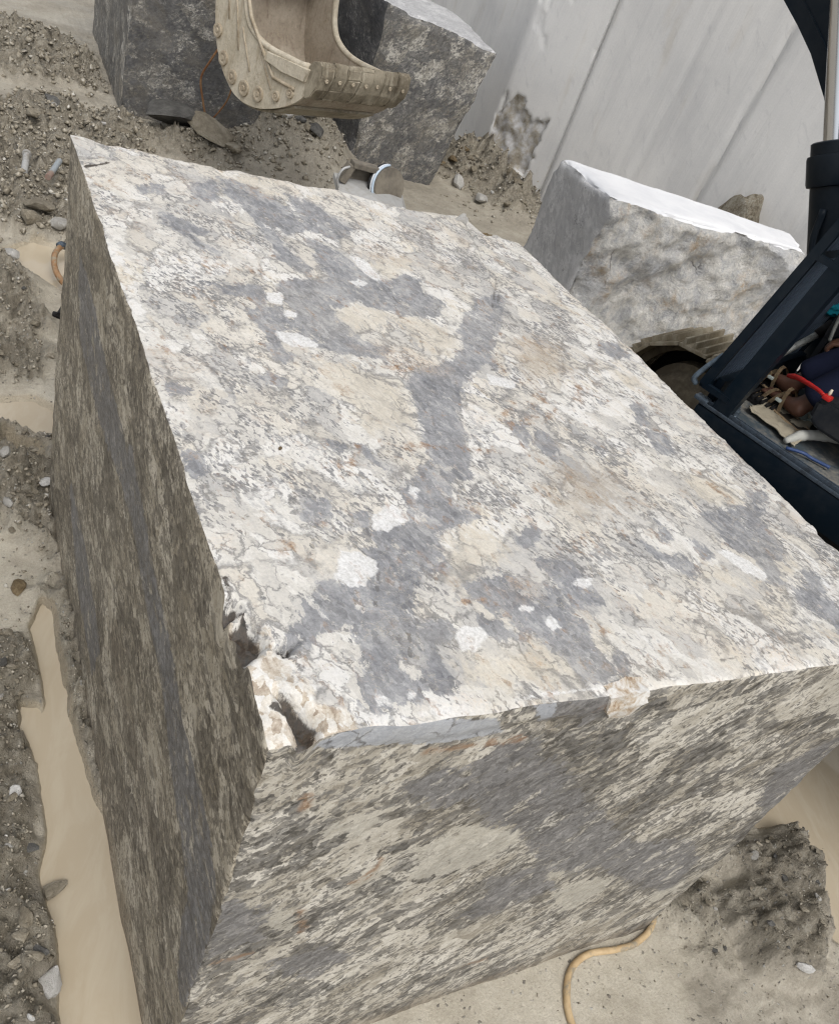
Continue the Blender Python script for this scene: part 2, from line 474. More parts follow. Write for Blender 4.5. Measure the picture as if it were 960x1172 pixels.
TOP_RUST = [
[(0.795,0.784),(0.86,0.856)],
[(0.795,0.761),(0.845,0.776),(0.905,0.804),(0.926,0.855)],
[(0.911,0.768),(0.999,0.861)],
[(0.617,0.665),(0.683,0.659)],
[(1.356,0.96),(1.37,0.904),(1.348,0.847)],
[(1.262,0.776),(1.279,0.764)],
[(1.267,0.595),(1.289,0.542),(1.296,0.495)],
[(0.501,1.002),(0.54,0.978),(0.633,0.979)],
[(0.418,0.674),(0.474,0.668),(0.559,0.672)],
[(0.281,0.602),(0.316,0.608),(0.358,0.649)],
[(1.125,0.938),(1.078,0.88)],
[(0.981,0.924),(0.952,0.882)],
[(1.342,1.221),(1.362,1.208)],
[(0.648,0.132),(0.647,0.111)],
[(0.411,0.215),(0.45,0.215)],
]
TOP_CRACK = [
[(0.287,0.418),(0.281,0.377),(0.289,0.344),(0.263,0.292),(0.232,0.23)],
[(0.312,0.248),(0.303,0.208),(0.287,0.171)],
[(0.734,1.415),(0.727,1.327),(0.712,1.25)],
[(0.817,1.245),(0.837,1.298),(0.891,1.361)],
[(1.178,0.521),(1.173,0.471)],
[(0.844,0.396),(0.892,0.335),(0.902,0.277)],
[(0.868,0.032),(0.962,0.037),(1.006,0.035)],
[(0.969,0.14),(0.983,0.094),(0.977,0.046),(0.983,0.011)],
[(1.102,1.398),(1.169,1.502),(1.202,1.604),(1.195,1.722)],
[(0.274,0.179),(0.249,0.114)],
[(0.122,1.454),(0.126,1.401)],
[(-0.011,1.916),(0.003,1.902)],
[(0.147,1.66),(0.19,1.571),(0.26,1.477)],
]
TOP_DIRT = [
[(0.785,0.586),(0.931,0.632),(1.012,0.568),(0.957,0.465),(0.838,0.438),(0.762,0.468)],
[(1.031,1.173),(1.214,1.201),(1.167,1.027),(0.991,0.965),(0.962,1.031)],
]
FRONT_GREY = [
[(0.367,1.145),(0.397,1.201),(0.485,1.192),(0.569,1.104),(0.674,0.985),(0.781,0.852),(0.902,0.774),(0.989,0.625),(0.89,0.605),(0.722,0.732),(0.617,0.876),(0.502,0.963),(0.392,1.085)],
[(0.383,1.214),(0.472,1.212),(0.541,1.122),(0.654,1.033),(0.81,0.869),(1.034,0.671),(1.228,0.632),(1.362,0.476),(1.392,0.31),(1.173,0.444),(1.005,0.585),(0.824,0.736),(0.662,0.879),(0.535,0.961),(0.44,1.084)],
[(0.167,0.571),(0.272,0.568),(0.347,0.486),(0.276,0.446),(0.2,0.513)],
[(-0.01,0.776),(0.027,0.866),(0.083,0.824),(0.103,0.698),(0.03,0.687)],
[(0.261,1.15),(0.321,1.171),(0.4,1.11),(0.362,1.067),(0.296,1.101)],
[(0.614,0.687),(0.703,0.679),(0.761,0.7),(0.798,0.607),(0.731,0.556),(0.665,0.571)],
[(0.42,1.39),(0.516,1.291),(0.457,1.275),(0.415,1.329)],
[(0.499,1.323),(0.568,1.324),(0.624,1.27),(0.56,1.253)],
[(1.321,0.914),(1.48,1.004),(1.506,0.977),(1.529,0.78),(1.487,0.677),(1.414,0.733)],
[(0.645,0.613),(0.753,0.643),(0.845,0.563),(0.726,0.514),(0.594,0.537)],
]
FRONT_CREAM = [
[(0.346,0.913),(0.447,0.952),(0.594,0.9),(0.637,0.835),(0.566,0.794),(0.484,0.758),(0.382,0.785)],
[(0.699,0.704),(0.803,0.718),(0.872,0.612),(0.762,0.6)],
[(0.064,0.802),(0.12,0.806),(0.176,0.754),(0.161,0.711),(0.085,0.742)],
[(0.513,0.919),(0.6,0.914),(0.62,0.854),(0.568,0.792)],
[(0.694,0.698),(0.818,0.708),(0.863,0.643),(0.808,0.586)],
[(0.871,0.525),(0.939,0.563),(1.062,0.527),(1.051,0.444),(0.958,0.378)],
[(1.293,0.315),(1.394,0.348),(1.473,0.273),(1.348,0.249)],
[(0.114,1.056),(0.203,1.078),(0.264,1.044),(0.227,1.001)],
[(1.134,1.274),(1.231,1.27),(1.4,1.09),(1.277,1.141)],
]
FRONT_PALE = [
[(0.061,1.305),(0.124,1.327),(0.229,1.326),(0.353,1.3),(0.392,1.251),(0.289,1.251),(0.165,1.27),(0.075,1.281)],
[(0.42,1.319),(0.466,1.315),(0.476,1.28),(0.454,1.266)],
]
FRONT_RUST = [
[(0.239,0.847),(0.275,0.847),(0.284,0.906)],
[(0.038,0.643),(0.073,0.635),(0.106,0.643)],
[(0.166,0.776),(0.195,0.693)],
[(0.083,1.13),(0.086,1.159)],
[(0.263,1.234),(0.332,1.229),(0.443,1.221)],
[(0.569,1.281),(0.595,1.305),(0.659,1.323)],
[(0.751,0.216),(0.82,0.213)],
]
LEFT_GREY = [
[(0.974,1.048),(0.782,1.01),(0.62,0.965),(0.453,0.945),(0.339,0.904),(0.209,0.901),(0.112,0.891),(0.051,0.856),(0.044,0.718),(0.142,0.722),(0.227,0.76),(0.348,0.81),(0.442,0.853),(0.544,0.891),(0.652,0.906),(0.846,0.953),(1.025,0.957)],
[(1.804,1.09),(1.537,1.077),(1.279,1.031),(1.011,1.02),(1.025,0.957),(1.337,0.91),(1.689,0.932)],
[(1.617,0.412),(1.308,0.405),(1.012,0.361),(1.076,0.213),(1.394,0.249)],
[(0.051,0.856),(0.031,0.745),(0.012,0.584),(0.034,0.46),(0.082,0.574),(0.093,0.687)],
]
LEFT_DIRT = [
[(1.153,0.553),(0.863,0.656),(0.639,0.605),(0.414,0.595),(0.237,0.553),(0.343,0.364),(0.599,0.391),(0.899,0.421)],
]

# ------------------------------------------------------------------ stone materials
def cells(t, coords, sx, sy):
    n = t.node('ShaderNodeSeparateColor')
    t.l.new(t.vor(t.map(coords, (0, 0, 0), (sx, sy, 1)), 1.0, 'F1', 'Color'), n.inputs[0])
    return n.outputs

def lin(t, v, k, c=0.0):
    return t.math('MULTIPLY_ADD', v, k, c)

def stone_top():
    t = NT("granite_top", 0.62, 0.3)
    P = t.obj()
    A = math.radians(70)
    wv = t.noise(P, 6.0, 6, 0.65, 0, True)
    wf = t.noise(P, 45.0, 5, 0.7, 0, True)
    W = t.vadd(t.vadd(t.vadd(P, wv, 0.11), wf, 0.030), t.noise(P, 17, 4, .6, 0, True), .05)
    R1 = t.map(W, (0, 0, A)); RP = t.map(P, (0, 0, A))
    G, WH, CR_ = t.attr('top_a'); RU, CK, DI = t.attr('top_b'); ST, CH, DN = t.attr('top_c')
    big = t.noise(P, 2.3, 4, 0.55)
    mid = t.noise(t.map(R1, (0, 0, 0), (1, 2.0, 1)), 7, 6, 0.62)
    sm = t.noise(t.map(RP, (0, 0, 0), (1, 2.4, 1)), 30, 8, 0.75, 0.6)
    gr = t.noise(P, 170, 5, 0.75)
    c1 = cells(t, R1, 19, 42); c2 = cells(t, t.map(t.vadd(P, wf, 0.02), (0, 0, A + .25)), 52, 110); c3 = cells(t, R1, 7, 12.5); cM = cells(t, R1, 15, 27); c4 = cells(t, t.map(t.vadd(P, t.noise(P, 120, 3, .7, 0, True), .008), (0, 0, A - .1)), 105, 200)
    pat = t.noise(P, 5.2, 4, .62, .3)
    jit = t.math('ADD', t.math('ADD', lin(t, c1[0], .26, -.13), lin(t, c2[0], .22, -.11)), t.math('ADD', lin(t, sm, .75, -.375), lin(t, mid, .5, -.25)))
    # pale ground with soft grey and cream clouds
    v = t.math('ADD', t.math('ADD', lin(t, c3[1], .20), lin(t, cM[1], .13)), t.math('ADD', lin(t, sm, .34), t.math('ADD', lin(t, mid, .20), lin(t, big, .14))))
    g3 = t.step(t.math('ADD', lin(t, c3[0], .6), lin(t, cM[0], .4)), .30, .42, .30, 1.0)
    base = t.ramp(v, [(0.32, (0.36, 0.353, 0.34)), (0.40, (0.49, 0.474, 0.445)), (0.47, (0.56, 0.535, 0.485)), (0.54, (0.65, 0.63, 0.585)), (0.60, (0.68, 0.665, 0.635)), (0.67, (0.60, 0.55, 0.46))])
    base = t.mix(t.math('MULTIPLY', t.step(t.math('ADD', lin(t, c3[2], .6), lin(t, big, .4)), .60, .66), .6), base, t.mix(sm, (.51, .465, .385), (.68, .64, .565)))
    cream = t.ramp(t.math('ADD', lin(t, sm, .6), lin(t, mid, .4)), [(0.33, (0.36, 0.33, 0.275)), (0.45, (0.51, 0.465, 0.385)), (0.55, (0.60, 0.555, 0.47)), (0.66, (0.64, 0.61, 0.545))])
    cm = t.step(t.math('ADD', CR_, t.math('MULTIPLY', jit, 1.3)), 0.30, 0.85)
    col = t.mix(t.math('MULTIPLY', cm, 0.8), base, cream)
    # grey flecks: lens shaped grains along the foliation, more of them near the veins
    grey = t.ramp(t.math('ADD', lin(t, sm, .65), lin(t, c2[1], .35)), [(0.30, (0.085, 0.087, 0.094)), (0.48, (0.17, 0.172, 0.182)), (0.62, (0.275, 0.275, 0.278)), (.75, (.38, .37, .35))])
    dens = lin(t, big, 1.3, -.65)
    keep = t.math('MULTIPLY', g3, t.math('SUBTRACT', 1.0, t.math('MULTIPLY', cm, 0.8)))
    p1 = t.math('ADD', t.math('ADD', lin(t, mid, 2.0, -1.27), dens), t.math('MULTIPLY_ADD', DN, .14, -.02))
    p2 = t.math('ADD', t.math('ADD', lin(t, sm, 2.8, -1.46), t.math('ADD', t.math('MULTIPLY', dens, .8), lin(t, pat, 1.2, -.62))), t.math('MULTIPLY_ADD', DN, .40, .07))
    k1 = t.step(t.math('SUBTRACT', p1, c1[0]), -.04, .10)
    k2 = t.step(t.math('SUBTRACT', p2, c2[0]), -.05, .12)
    col = t.mix(t.math('MULTIPLY', t.math('MULTIPLY', k2, keep), 0.72), col, t.mix(.2, grey, col))
    col = t.mix(t.math('MULTIPLY', t.math('MULTIPLY', k1, keep), 0.8), col, grey)
    p4 = t.math('ADD', t.math('ADD', lin(t, pat, 2.6, -1.28), lin(t, sm, 1.8, -.92)), t.math('MULTIPLY_ADD', DN, .28, .04))
    k4 = t.step(t.math('SUBTRACT', p4, c4[0]), -.05, .08)
    col = t.mix(t.math('MULTIPLY', t.math('MULTIPLY', k4, keep), 0.80), col, t.ramp(c4[1], [(0, (.115, .115, .118)), (.6, (.20, .20, .205)), (1, (.30, .275, .235))]))
    # thin dark seams between clasts
    ed = t.math('MINIMUM', t.vor(t.map(R1, (0, 0, 0), (7, 12.5, 1)), 1.0, 'DISTANCE_TO_EDGE'), t.vor(t.map(R1, (0, 0, 0), (15, 27, 1)), 1.0, 'DISTANCE_TO_EDGE'))
    em = t.math('MULTIPLY', t.step(ed, 0.0, 0.07, 1, 0), t.step(t.noise(P, 11, 5, .7), 0.42, 0.58))
    col = t.mix(t.math('MULTIPLY', em, 0.8), col, t.mix(gr, (0.12, 0.12, 0.122), (.26, .25, .235)))
    # blue-grey veins with ragged borders and pale islands
    vein = t.ramp(t.math('ADD', t.math('ADD', lin(t, mid, .42), lin(t, sm, .34)), t.math('ADD', lin(t, gr, .12), lin(t, c2[2], .12))),
                  [(0.36, (0.115, 0.119, 0.130)), (0.45, (0.195, 0.199, 0.211)), (0.53, (0.28, 0.284, 0.294)), (0.62, (0.42, 0.416, 0.41))])
    hair = t.vor(t.vadd(P, wv, 0.28), 15, 'DISTANCE_TO_EDGE')
    vein = t.mix(t.math('MULTIPLY', t.step(hair, 0.0, 0.022, 1, 0), t.step(t.noise(P, 8, 3), .42, .58, 0, .65)), vein, (0.44, 0.40, 0.33))
    gm = t.step(t.math('ADD', G, t.math('MULTIPLY', jit, 0.95)), 0.31, 0.41)
    isl = t.math('MULTIPLY', t.step(t.math('ADD', t.math('ADD', lin(t, c1[1], .45), lin(t, c2[1], .2)), lin(t, sm, .8)), .93, .99), .7)
    gm2 = t.math('MULTIPLY', gm, t.math('SUBTRACT', 1.0, isl))
    col = t.mix(t.math('MULTIPLY', gm2, 0.86), col, vein)
    wm = t.step(t.math('ADD', WH, t.math('MULTIPLY', jit, 0.75)), 0.42, 0.60)
    col = t.mix(t.math('MULTIPLY', wm, .92), col, t.ramp(t.math('ADD', lin(t, sm, .6), lin(t, gr, .4)), [(0.36, (0.50, 0.49, 0.465)), (0.55, (0.71, 0.705, 0.69)), (.7, (.76, .76, .75))]))
    # dust, rust, cracks, broken corner
    dm = t.step(t.math('ADD', DI, t.math('MULTIPLY', jit, 1.4)), 0.25, 1.05)
    col = t.mix(t.math('MULTIPLY', dm, 0.62), col, t.mix(t.math('ADD', lin(t, gr, .5), lin(t, sm, .5)), (0.13, 0.10, 0.07), (.50, .42, .32)))
    rm = t.math('MULTIPLY', t.step(t.math('ADD', RU, t.math('MULTIPLY', jit, 3.0)), 0.25, 1.0), t.step(t.noise(P, 38, 6, .75), .38, .60))
    col = t.mix(t.math('MULTIPLY', rm, 0.72), col, t.ramp(gr, [(0.35, (0.14, 0.065, 0.03)), (0.65, (0.38, 0.235, 0.12))]))
    halo = t.math('MULTIPLY', t.step(t.noise(P, 4.2, 5, .65, .5), .55, .70), t.step(gr, .35, .7))
    col = t.mix(t.math('MULTIPLY', halo, 0.38), col, (0.50, 0.34, 0.19))
    ck = t.math('MULTIPLY', t.step(t.math('ADD', CK, t.math('MULTIPLY', jit, 1.6)), 0.55, 0.85), t.step(t.noise(P, 15, 3, .7), .38, .52))
    col = t.mix(t.math('MULTIPLY', ck, 0.7), col, (0.12, 0.115, 0.11))
    cc = t.step(t.vor(t.vadd(t.vadd(P, wv, 0.3), wf, .02), 4.5, 'DISTANCE_TO_EDGE'), 0.0, 0.007, 1, 0)
    cc = t.math('MULTIPLY', cc, t.step(t.noise(P, 5.5, 3, .6), 0.5, 0.58))
    col = t.mix(t.math('MULTIPLY', cc, 0.6), col, (0.17, 0.15, 0.13))
    chm = t.step(t.math('ADD', CH, t.math('MULTIPLY', jit, 0.6)), 0.35, 0.6)
    chn = t.math('ADD', t.math('ADD', lin(t, c2[0], .22), lin(t, c3[0], .16)), t.math('ADD', lin(t, t.noise(P, 30, 9, .78, .4), .5), lin(t, gr, .12)))
    chc = t.ramp(chn, [(0.34, (0.26, 0.195, 0.135)), (0.42, (0.47, 0.40, 0.31)), (0.48, (0.60, 0.56, 0.49)), (0.56, (0.66, 0.645, 0.605)), (0.66, (0.70, 0.69, 0.67))])
    col = t.mix(t.math('MULTIPLY', chm, .85), col, chc)
    stn_shade = t.step(t.math('ADD', ST, t.math('MULTIPLY', jit, 1.3)), 0.4, 0.7)
    col = t.mix(t.math('MULTIPLY', stn_shade, .9), col, t.ramp(t.noise(P, 90, 6, 0.75), [(0.4, (0.010, 0.008, 0.006)), (0.75, (0.075, 0.048, 0.030))]))  # rusty notch stain, with the shade of the hollows put into its colour
    halo2 = t.step(t.noise(P, 1.9, 4, .55, .4), .50, .68)
    col = t.mix(t.math('MULTIPLY', halo2, .09), col, (.62, .53, .37))
    col = t.mix(.6, col, t.mix(1.0, col, t.ramp(gr, [(.28, (.72, .72, .72)), (.5, (1, 1, 1)), (.72, (1.16, 1.16, 1.16))]), 'MULTIPLY'))
    t.color(col)
    t.rough(t.step(gm2, 0, 1, 0.66, 0.5))
    t.bump(t.math('ADD', t.math('ADD', lin(t, sm, 0.6), lin(t, gr, 0.5)), t.math('MULTIPLY', ck, -0.5)), 0.4, 0.006)
    return t.m

def stone_side(name, ang, stretch, scale, attr, tone=1.0, light=None, dark=None, p0=0.40, warm=0.5):
    """flecked granite on a sawn face: lens shaped grains, long axis at ang; scale = coarse grains per metre"""
    t = NT(name, 0.55, 0.35)
    P = t.uv()
    wv = t.noise(P, 5.0, 5, 0.62, 0, True)
    wf = t.noise(P, 40.0, 5, 0.7, 0, True)
    W = t.vadd(t.vadd(P, wv, 0.09), wf, 0.026)
    R1 = t.map(W, (0, 0, -ang)); R2 = t.map(t.vadd(P, wf, .022), (0, 0, -ang + .1)); RP = t.map(P, (0, 0, -ang))
    light = light or [(0.36, (0.25, 0.225, 0.18)), (0.48, (0.41, 0.38, 0.32)), (0.62, (0.56, 0.53, 0.465))]
    dark = dark or [(0.36, (0.038, 0.035, 0.031)), (0.52, (0.085, 0.080, 0.074)), (0.66, (0.15, 0.145, 0.135))]
    big = t.noise(P, 2.0, 4, 0.55)
    mid = t.noise(t.map(R1, (0, 0, 0), (1, stretch * .7, 1)), scale * .55, 6, .65)
    sm = t.noise(t.map(RP, (0, 0, 0), (1, stretch * .8, 1)), scale * 2.4, 8, .75, .6)
    gr = t.noise(P, 190, 4, 0.75)
    c1 = cells(t, R1, scale, scale * stretch); c2 = cells(t, R2, scale * 2.7, scale * 2.7 * stretch * .85)
    cB = cells(t, R1, scale * .30, scale * .30 * stretch * .75)
    L = t.ramp(t.math('ADD', t.math('ADD', lin(t, sm, .48), lin(t, mid, .20)), t.math('ADD', lin(t, c1[1], .16), lin(t, cB[1], .16))), light)
    D = t.ramp(t.math('ADD', lin(t, sm, .7), lin(t, c2[1], .3)), dark)
    cx = t.math('ADD', t.math('ADD', t.step(big, .32, .68, -.18, .18), lin(t, t.noise(P, 5.5, 4, .6), .4, -.2)), lin(t, cB[0], .62, -.31))
    p1 = t.math('ADD', t.math('ADD', lin(t, mid, 2.0, -1.0), cx), p0)
    p2 = t.math('ADD', t.math('ADD', lin(t, sm, 2.2, -1.1), cx), p0 - .06)
    k1 = t.step(t.math('SUBTRACT', p1, c1[0]), -.06, .10)
    k2 = t.step(t.math('SUBTRACT', p2, c2[0]), -.06, .12)
    col = t.mix(t.math('MULTIPLY', k1, .80), L, t.mix(.15, D, L))
    col = t.mix(t.math('MULTIPLY', k2, .72), col, D)
    c4 = cells(t, t.map(t.vadd(P, t.noise(P, 120, 3, .7, 0, True), .008), (0, 0, -ang - .15)), scale * 5.5, scale * 5.5 * stretch * .7)
    k4 = t.step(t.math('SUBTRACT', t.math('ADD', lin(t, t.noise(P, 6, 4, .6), 2.0, -1.0), p0 - .12), c4[0]), -.05, .08)
    col = t.mix(t.math('MULTIPLY', k4, .7), col, D)
    lit = t.math('MULTIPLY', t.step(t.math('SUBTRACT', c2[2], p2), .42, .55), t.step(sm, .46, .58))
    col = t.mix(t.math('MULTIPLY', lit, .55), col, L)
    ed = t.vor(t.map(R1, (0, 0, 0), (scale * .30, scale * .30 * stretch * .75, 1)), 1.0, 'DISTANCE_TO_EDGE')
    em = t.math('MULTIPLY', t.step(ed, 0.0, 0.05, 1, 0), t.step(t.noise(P, 9, 5, .7), .48, .60))
    col = t.mix(t.math('MULTIPLY', em, .7), col, D)
    # drying mud film on the sawn face
    mud = t.step(t.noise(P, 3.1, 7, 0.66, 0.4), 0.44, 0.72)
    col = t.mix(t.math('MULTIPLY', mud, warm * 0.6), col, (0.215, 0.185, 0.135))
    if attr:
        G, C, PB = t.attr(attr + '_a'); RU, DI, _ = t.attr(attr + '_b')
        jit = t.math('ADD', t.math('ADD', lin(t, c1[0], .28, -.14), lin(t, c2[0], .24, -.12)), t.math('ADD', lin(t, sm, .8, -.4), lin(t, mid, .5, -.25)))
        cm = t.step(t.math('ADD', C, t.math('MULTIPLY', jit, 1.7)), 0.42, 0.60)
        col = t.mix(t.math('MULTIPLY', cm, 0.72), col, t.ramp(sm, [(0.3, (0.30, 0.275, 0.225)), (0.5, (0.43, 0.405, 0.345)), (0.7, (0.52, 0.495, 0.43))]))
        vein = t.ramp(t.math('ADD', t.math('ADD', lin(t, mid, .30), lin(t, sm, .34)), t.math('ADD', t.math('ADD', lin(t, gr, .12), lin(t, c2[2], .12)), lin(t, big, .12))), [(0.36, (0.070, 0.067, 0.066)), (0.46, (0.13, 0.126, 0.124)), (0.54, (0.185, 0.180, 0.176)), (0.64, (0.30, 0.29, 0.28))])
        vein = t.mix(t.math('MULTIPLY', t.step(t.vor(t.vadd(P, wv, .25), 11, 'DISTANCE_TO_EDGE'), 0, .016, 1, 0), t.step(t.noise(P, 7, 3), .46, .6, 0, .6)), vein, (.33, .30, .25))
        vein = t.mix(t.math('MULTIPLY', k4, .4), vein, D)
        isl = t.math('MULTIPLY', t.step(t.math('ADD', lin(t, c1[1], .6), lin(t, sm, .8)), .90, .98), .75)
        gm = t.step(t.math('ADD', G, t.math('MULTIPLY', jit, 1.0)), 0.33, 0.45)
        col = t.mix(t.math('MULTIPLY', t.math('MULTIPLY', gm, t.math('SUBTRACT', 1.0, isl)), .94), col, vein)
        pm = t.step(t.math('ADD', PB, t.math('MULTIPLY', jit, 0.8)), 0.4, 0.6)
        net = t.vor(t.vadd(t.vadd(P, wv, 0.08), wf, .02), 24, 'DISTANCE_TO_EDGE')
        pb = t.mix(t.math('MULTIPLY', t.step(net, 0.0, 0.07, 1, 0), t.step(t.noise(P, 9, 3), 0.48, 0.62)), t.mix(sm, (0.24, 0.255, 0.28), (.44, .455, .475)), (0.10, 0.10, 0.105))
        col = t.mix(t.math('MULTIPLY', pm, 0.85), col, pb)
        dm = t.step(t.math('ADD', DI, t.math('MULTIPLY', jit, 0.8)), 0.4, 1.0)
        col = t.mix(t.math('MULTIPLY', dm, 0.7), col, (0.175, 0.14, 0.10))
        rm = t.math('MULTIPLY', t.step(t.math('ADD', RU, t.math('MULTIPLY', jit, 1.5)), 0.35, 0.95), t.step(t.noise(P, 30, 4, .7), .36, .56))
        col = t.mix(t.math('MULTIPLY', rm, 0.7), col, (0.23, 0.13, 0.065))
    col = t.mix(.6, col, t.mix(1.0, col, t.ramp(gr, [(0.27, (0.66, 0.66, 0.66)), (.5, (1, 1, 1)), (0.73, (1.25, 1.25, 1.25))]), 'MULTIPLY'))
    if tone != 1.0:
        col = t.mix(1.0, col, (tone, tone, tone), 'MULTIPLY')
    cc = t.step(t.vor(t.vadd(t.vadd(P, wv, 0.3), wf, .02), 3.2, 'DISTANCE_TO_EDGE'), 0.0, 0.007, 1, 0)
    cc = t.math('MULTIPLY', cc, t.step(t.noise(P, 4.5, 3, .6), 0.53, 0.60))
    col = t.mix(t.math('MULTIPLY', cc, 0.75), col, (0.05, 0.045, 0.04))
    t.color(col)
    t.rough(t.step(gr, 0.3, 0.7, 0.44, 0.68))
    t.bump(t.math('ADD', lin(t, sm, 0.7), lin(t, gr, 0.6)), 0.35, 0.006)
    return t.m

M_TOP = stone_top()
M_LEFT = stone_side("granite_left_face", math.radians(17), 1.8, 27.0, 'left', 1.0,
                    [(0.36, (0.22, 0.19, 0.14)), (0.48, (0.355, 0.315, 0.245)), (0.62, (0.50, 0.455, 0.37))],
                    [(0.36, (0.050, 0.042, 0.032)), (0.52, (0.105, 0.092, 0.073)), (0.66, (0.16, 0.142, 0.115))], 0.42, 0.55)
M_FRONT = stone_side("granite_front_face", math.radians(44), 2.3, 21.0, 'front', 1.0, None, None, 0.36, 0.30)
M_REAR = stone_side("granite_rear_face", math.radians(40), 2.6, 14.0, None, 1.0, None, None, 0.42, 0.4)

# ------------------------------------------------------------------ the big block
BW, BL_, BH = 1.5199, 2.04, 1.3187
# world y of the near face is 0; corners as measured
corners = {(0, 0, 1): (-.008, -.002, BH), (1, 0, 1): (1.512, -.019, BH), (0, 1, 1): (-.013, 2.15, BH), (1, 1, 1): (1.482, 1.945, BH),
           (0, 0, 0): (.028, 0.0, -.06), (1, 0, 0): (1.490, .008, -.06), (0, 1, 0): (.010, 2.03, -.06), (1, 1, 0): (1.50, 1.96, -.06)}
N = (230, 310, 150)
u, X, Q, FID = block_lattice(corners, N)
UV = face_uv(X, Q, FID, None)
size = np.array([1.5, 2.05, 1.38])
x0, y0, z0 = X[:, 0].copy(), X[:, 1].copy(), X[:, 2].copy()
A_top = dict(a=[masks_poly(x0, y0, TOP_GREY, .030), masks_poly(x0, y0, TOP_WHITE, .016), masks_poly(x0, y0, TOP_CREAM, .05)],
             b=[masks_line(x0 + .012 * fbm(x0 * 30, y0 * 30, None, 90, 3), y0 + .012 * fbm(x0 * 30, y0 * 30, None, 91, 3), TOP_RUST, .020), masks_line(x0, y0, TOP_CRACK + [[(1.30, 1.95), (1.265, 1.85), (1.22, 1.74), (1.20, 1.645), (1.175, 1.54), (1.13, 1.47), (1.07, 1.37)]], .009), masks_poly(x0, y0, TOP_DIRT, .09)])
CHIP = [(-.03, .30), (.004, .255), (.011, .228), (.044, .194), (.064, .151), (.062, .102), (.084, .058), (.138, .034), (.133, -.03), (-.05, -.05), (-.06, .1)]
NOTCH = [[(-.012, .222), (.012, .226), (.026, .205), (.031, .172), (.014, .148), (-.012, .135)],
         [(.020, .086), (.036, .070), (.052, .046), (.068, .018), (.052, -.012), (.030, -.010), (.036, .030)],
         [(.040, .160), (.078, .170), (.056, .143)], [(-.02, .272), (.006, .262), (.010, .240), (-.015, .23)]]
chip = np.clip(poly_sd(x0, y0, CHIP) / .03, 0, 1)
notch = masks_poly(x0, y0, NOTCH, .008)
stain_shade = np.maximum(notch, masks_line(x0, y0, [[(.012, .06), (.03, .04), (.04, .02)], [(.0, .31), (.002, .26), (.012, .22)], [(.07, 1.98), (.0, 1.92)]], .012))  # rusty stains plus painted shade in the notches
edge_white = np.clip(1 - np.abs(y0 - .006) / .018, 0, 1) * (x0 > .14) * (x0 < 0.62)
A_top['a'][1] = np.maximum(A_top['a'][1], edge_white * .55)
# geometry: worn arrises, sagging sawn faces, the broken near-left corner
D = edge_chip(u, size, 5, .0018, .009, X, 11.0)
D += edge_chip(u, size, 9, .0022, .005, X, 45.0)
n1 = fbm(x0 * 2.0, y0 * 2.0, z0 * 2.0, 21, 3)
top = u[:, 2] > .999
D[:, 2] += np.where(top, .0016 * fbm(x0 * 14, y0 * 14, None, 33, 4), 0)
zt = np.clip((z0 - (BH - .13)) / .13, 0, 1)
rough = fbm(x0 * 26, y0 * 26, z0 * 26, 40, 5)
dep = chip * (.005 + np.where(top, .007 * rough, 0) + .020 * np.clip(.09 - (x0 + y0), 0, .09) / .09) + notch * (.038 + np.where(top, .012 * rough, 0))
D[:, 2] -= dep * zt
# bulge of the near-left arris, small waviness of the sides
D[:, 0] += np.where(u[:, 0] < .5, -1, 1) * .004 * n1 * (1 - zt * .5)
D[:, 1] += np.where(u[:, 1] < .5, -1, 1) * .005 * fbm(x0 * 2.3, z0 * 2.3, y0 * 2.3, 24, 3)
front = u[:, 1] < .001
D[:, 1] += np.where(front, .0022 * fbm(x0 * 15, z0 * 15, None, 61, 4), 0)
left = u[:, 0] < .001
D[:, 0] += np.where(left, .0022 * fbm(y0 * 9, z0 * 26, None, 62, 4), 0)
# a shallow step sawn a finger below the top of the front face
lip = np.clip((z0 - (BH - .05 + .008 * fbm(x0 * 5, x0 * 0, None, 66, 3))) / .012, 0, 1) * (x0 > .1)
D[:, 1] += np.where(front, -.006 * lip * sstep(.1, .2, x0) * sstep(.72, .6, x0), 0)
CRK = [(1.30, 1.95), (1.265, 1.85), (1.22, 1.74), (1.20, 1.645), (1.175, 1.54), (1.13, 1.47), (1.07, 1.37)]
wob = .012 * fbm(x0 * 25, y0 * 25, None, 81, 3)
D[:, 2] -= np.where(top, .009 * np.exp(-(line_d(x0 + wob, y0 + wob, CRK) / .007) ** 2), 0)
D[:, 2] -= np.where(top, .007 * sstep(0, .02, x0 + wob - np.interp(y0, [1.37, 1.47, 1.54, 1.645, 1.74, 1.85, 1.95, 2.1], [1.07, 1.13, 1.175, 1.2, 1.22, 1.265, 1.3, 1.33])) * sstep(1.3, 1.5, y0), 0)
# broken back edge near the far right corner
bk = (u[:, 1] > .97)
D[:, 1] += np.where(bk, .006 * fbm(x0 * 9, z0 * 9, None, 71, 4), 0)
D[:, 1] += sstep(.86, 1.0, u[:, 1]) * (.35 + .65 * zt) * np.interp(x0, [0, .28, .56, .70, .81, .98, 1.12, 1.27, 1.318, 1.336, 1.40, 1.5], [0, .005, .035, .03, .066, .042, .05, .09, .085, -.03, .008, 0])
D[:, 2] -= np.where(u[:, 1] > .985, .012 * np.clip(fbm(x0 * 9, x0 * 0, None, 73, 3), 0, 2), 0)
rt = u[:, 0] > .99
D[:, 0] -= np.where(rt, .018 * np.exp(-((y0 - .335) / .025) ** 2) * zt, 0)
X2 = X + D
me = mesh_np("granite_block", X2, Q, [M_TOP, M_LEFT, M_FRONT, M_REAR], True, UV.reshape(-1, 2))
me.polygons.foreach_set('material_index', np.array([1, 3, 2, 3, 3, 0], np.int32)[FID])
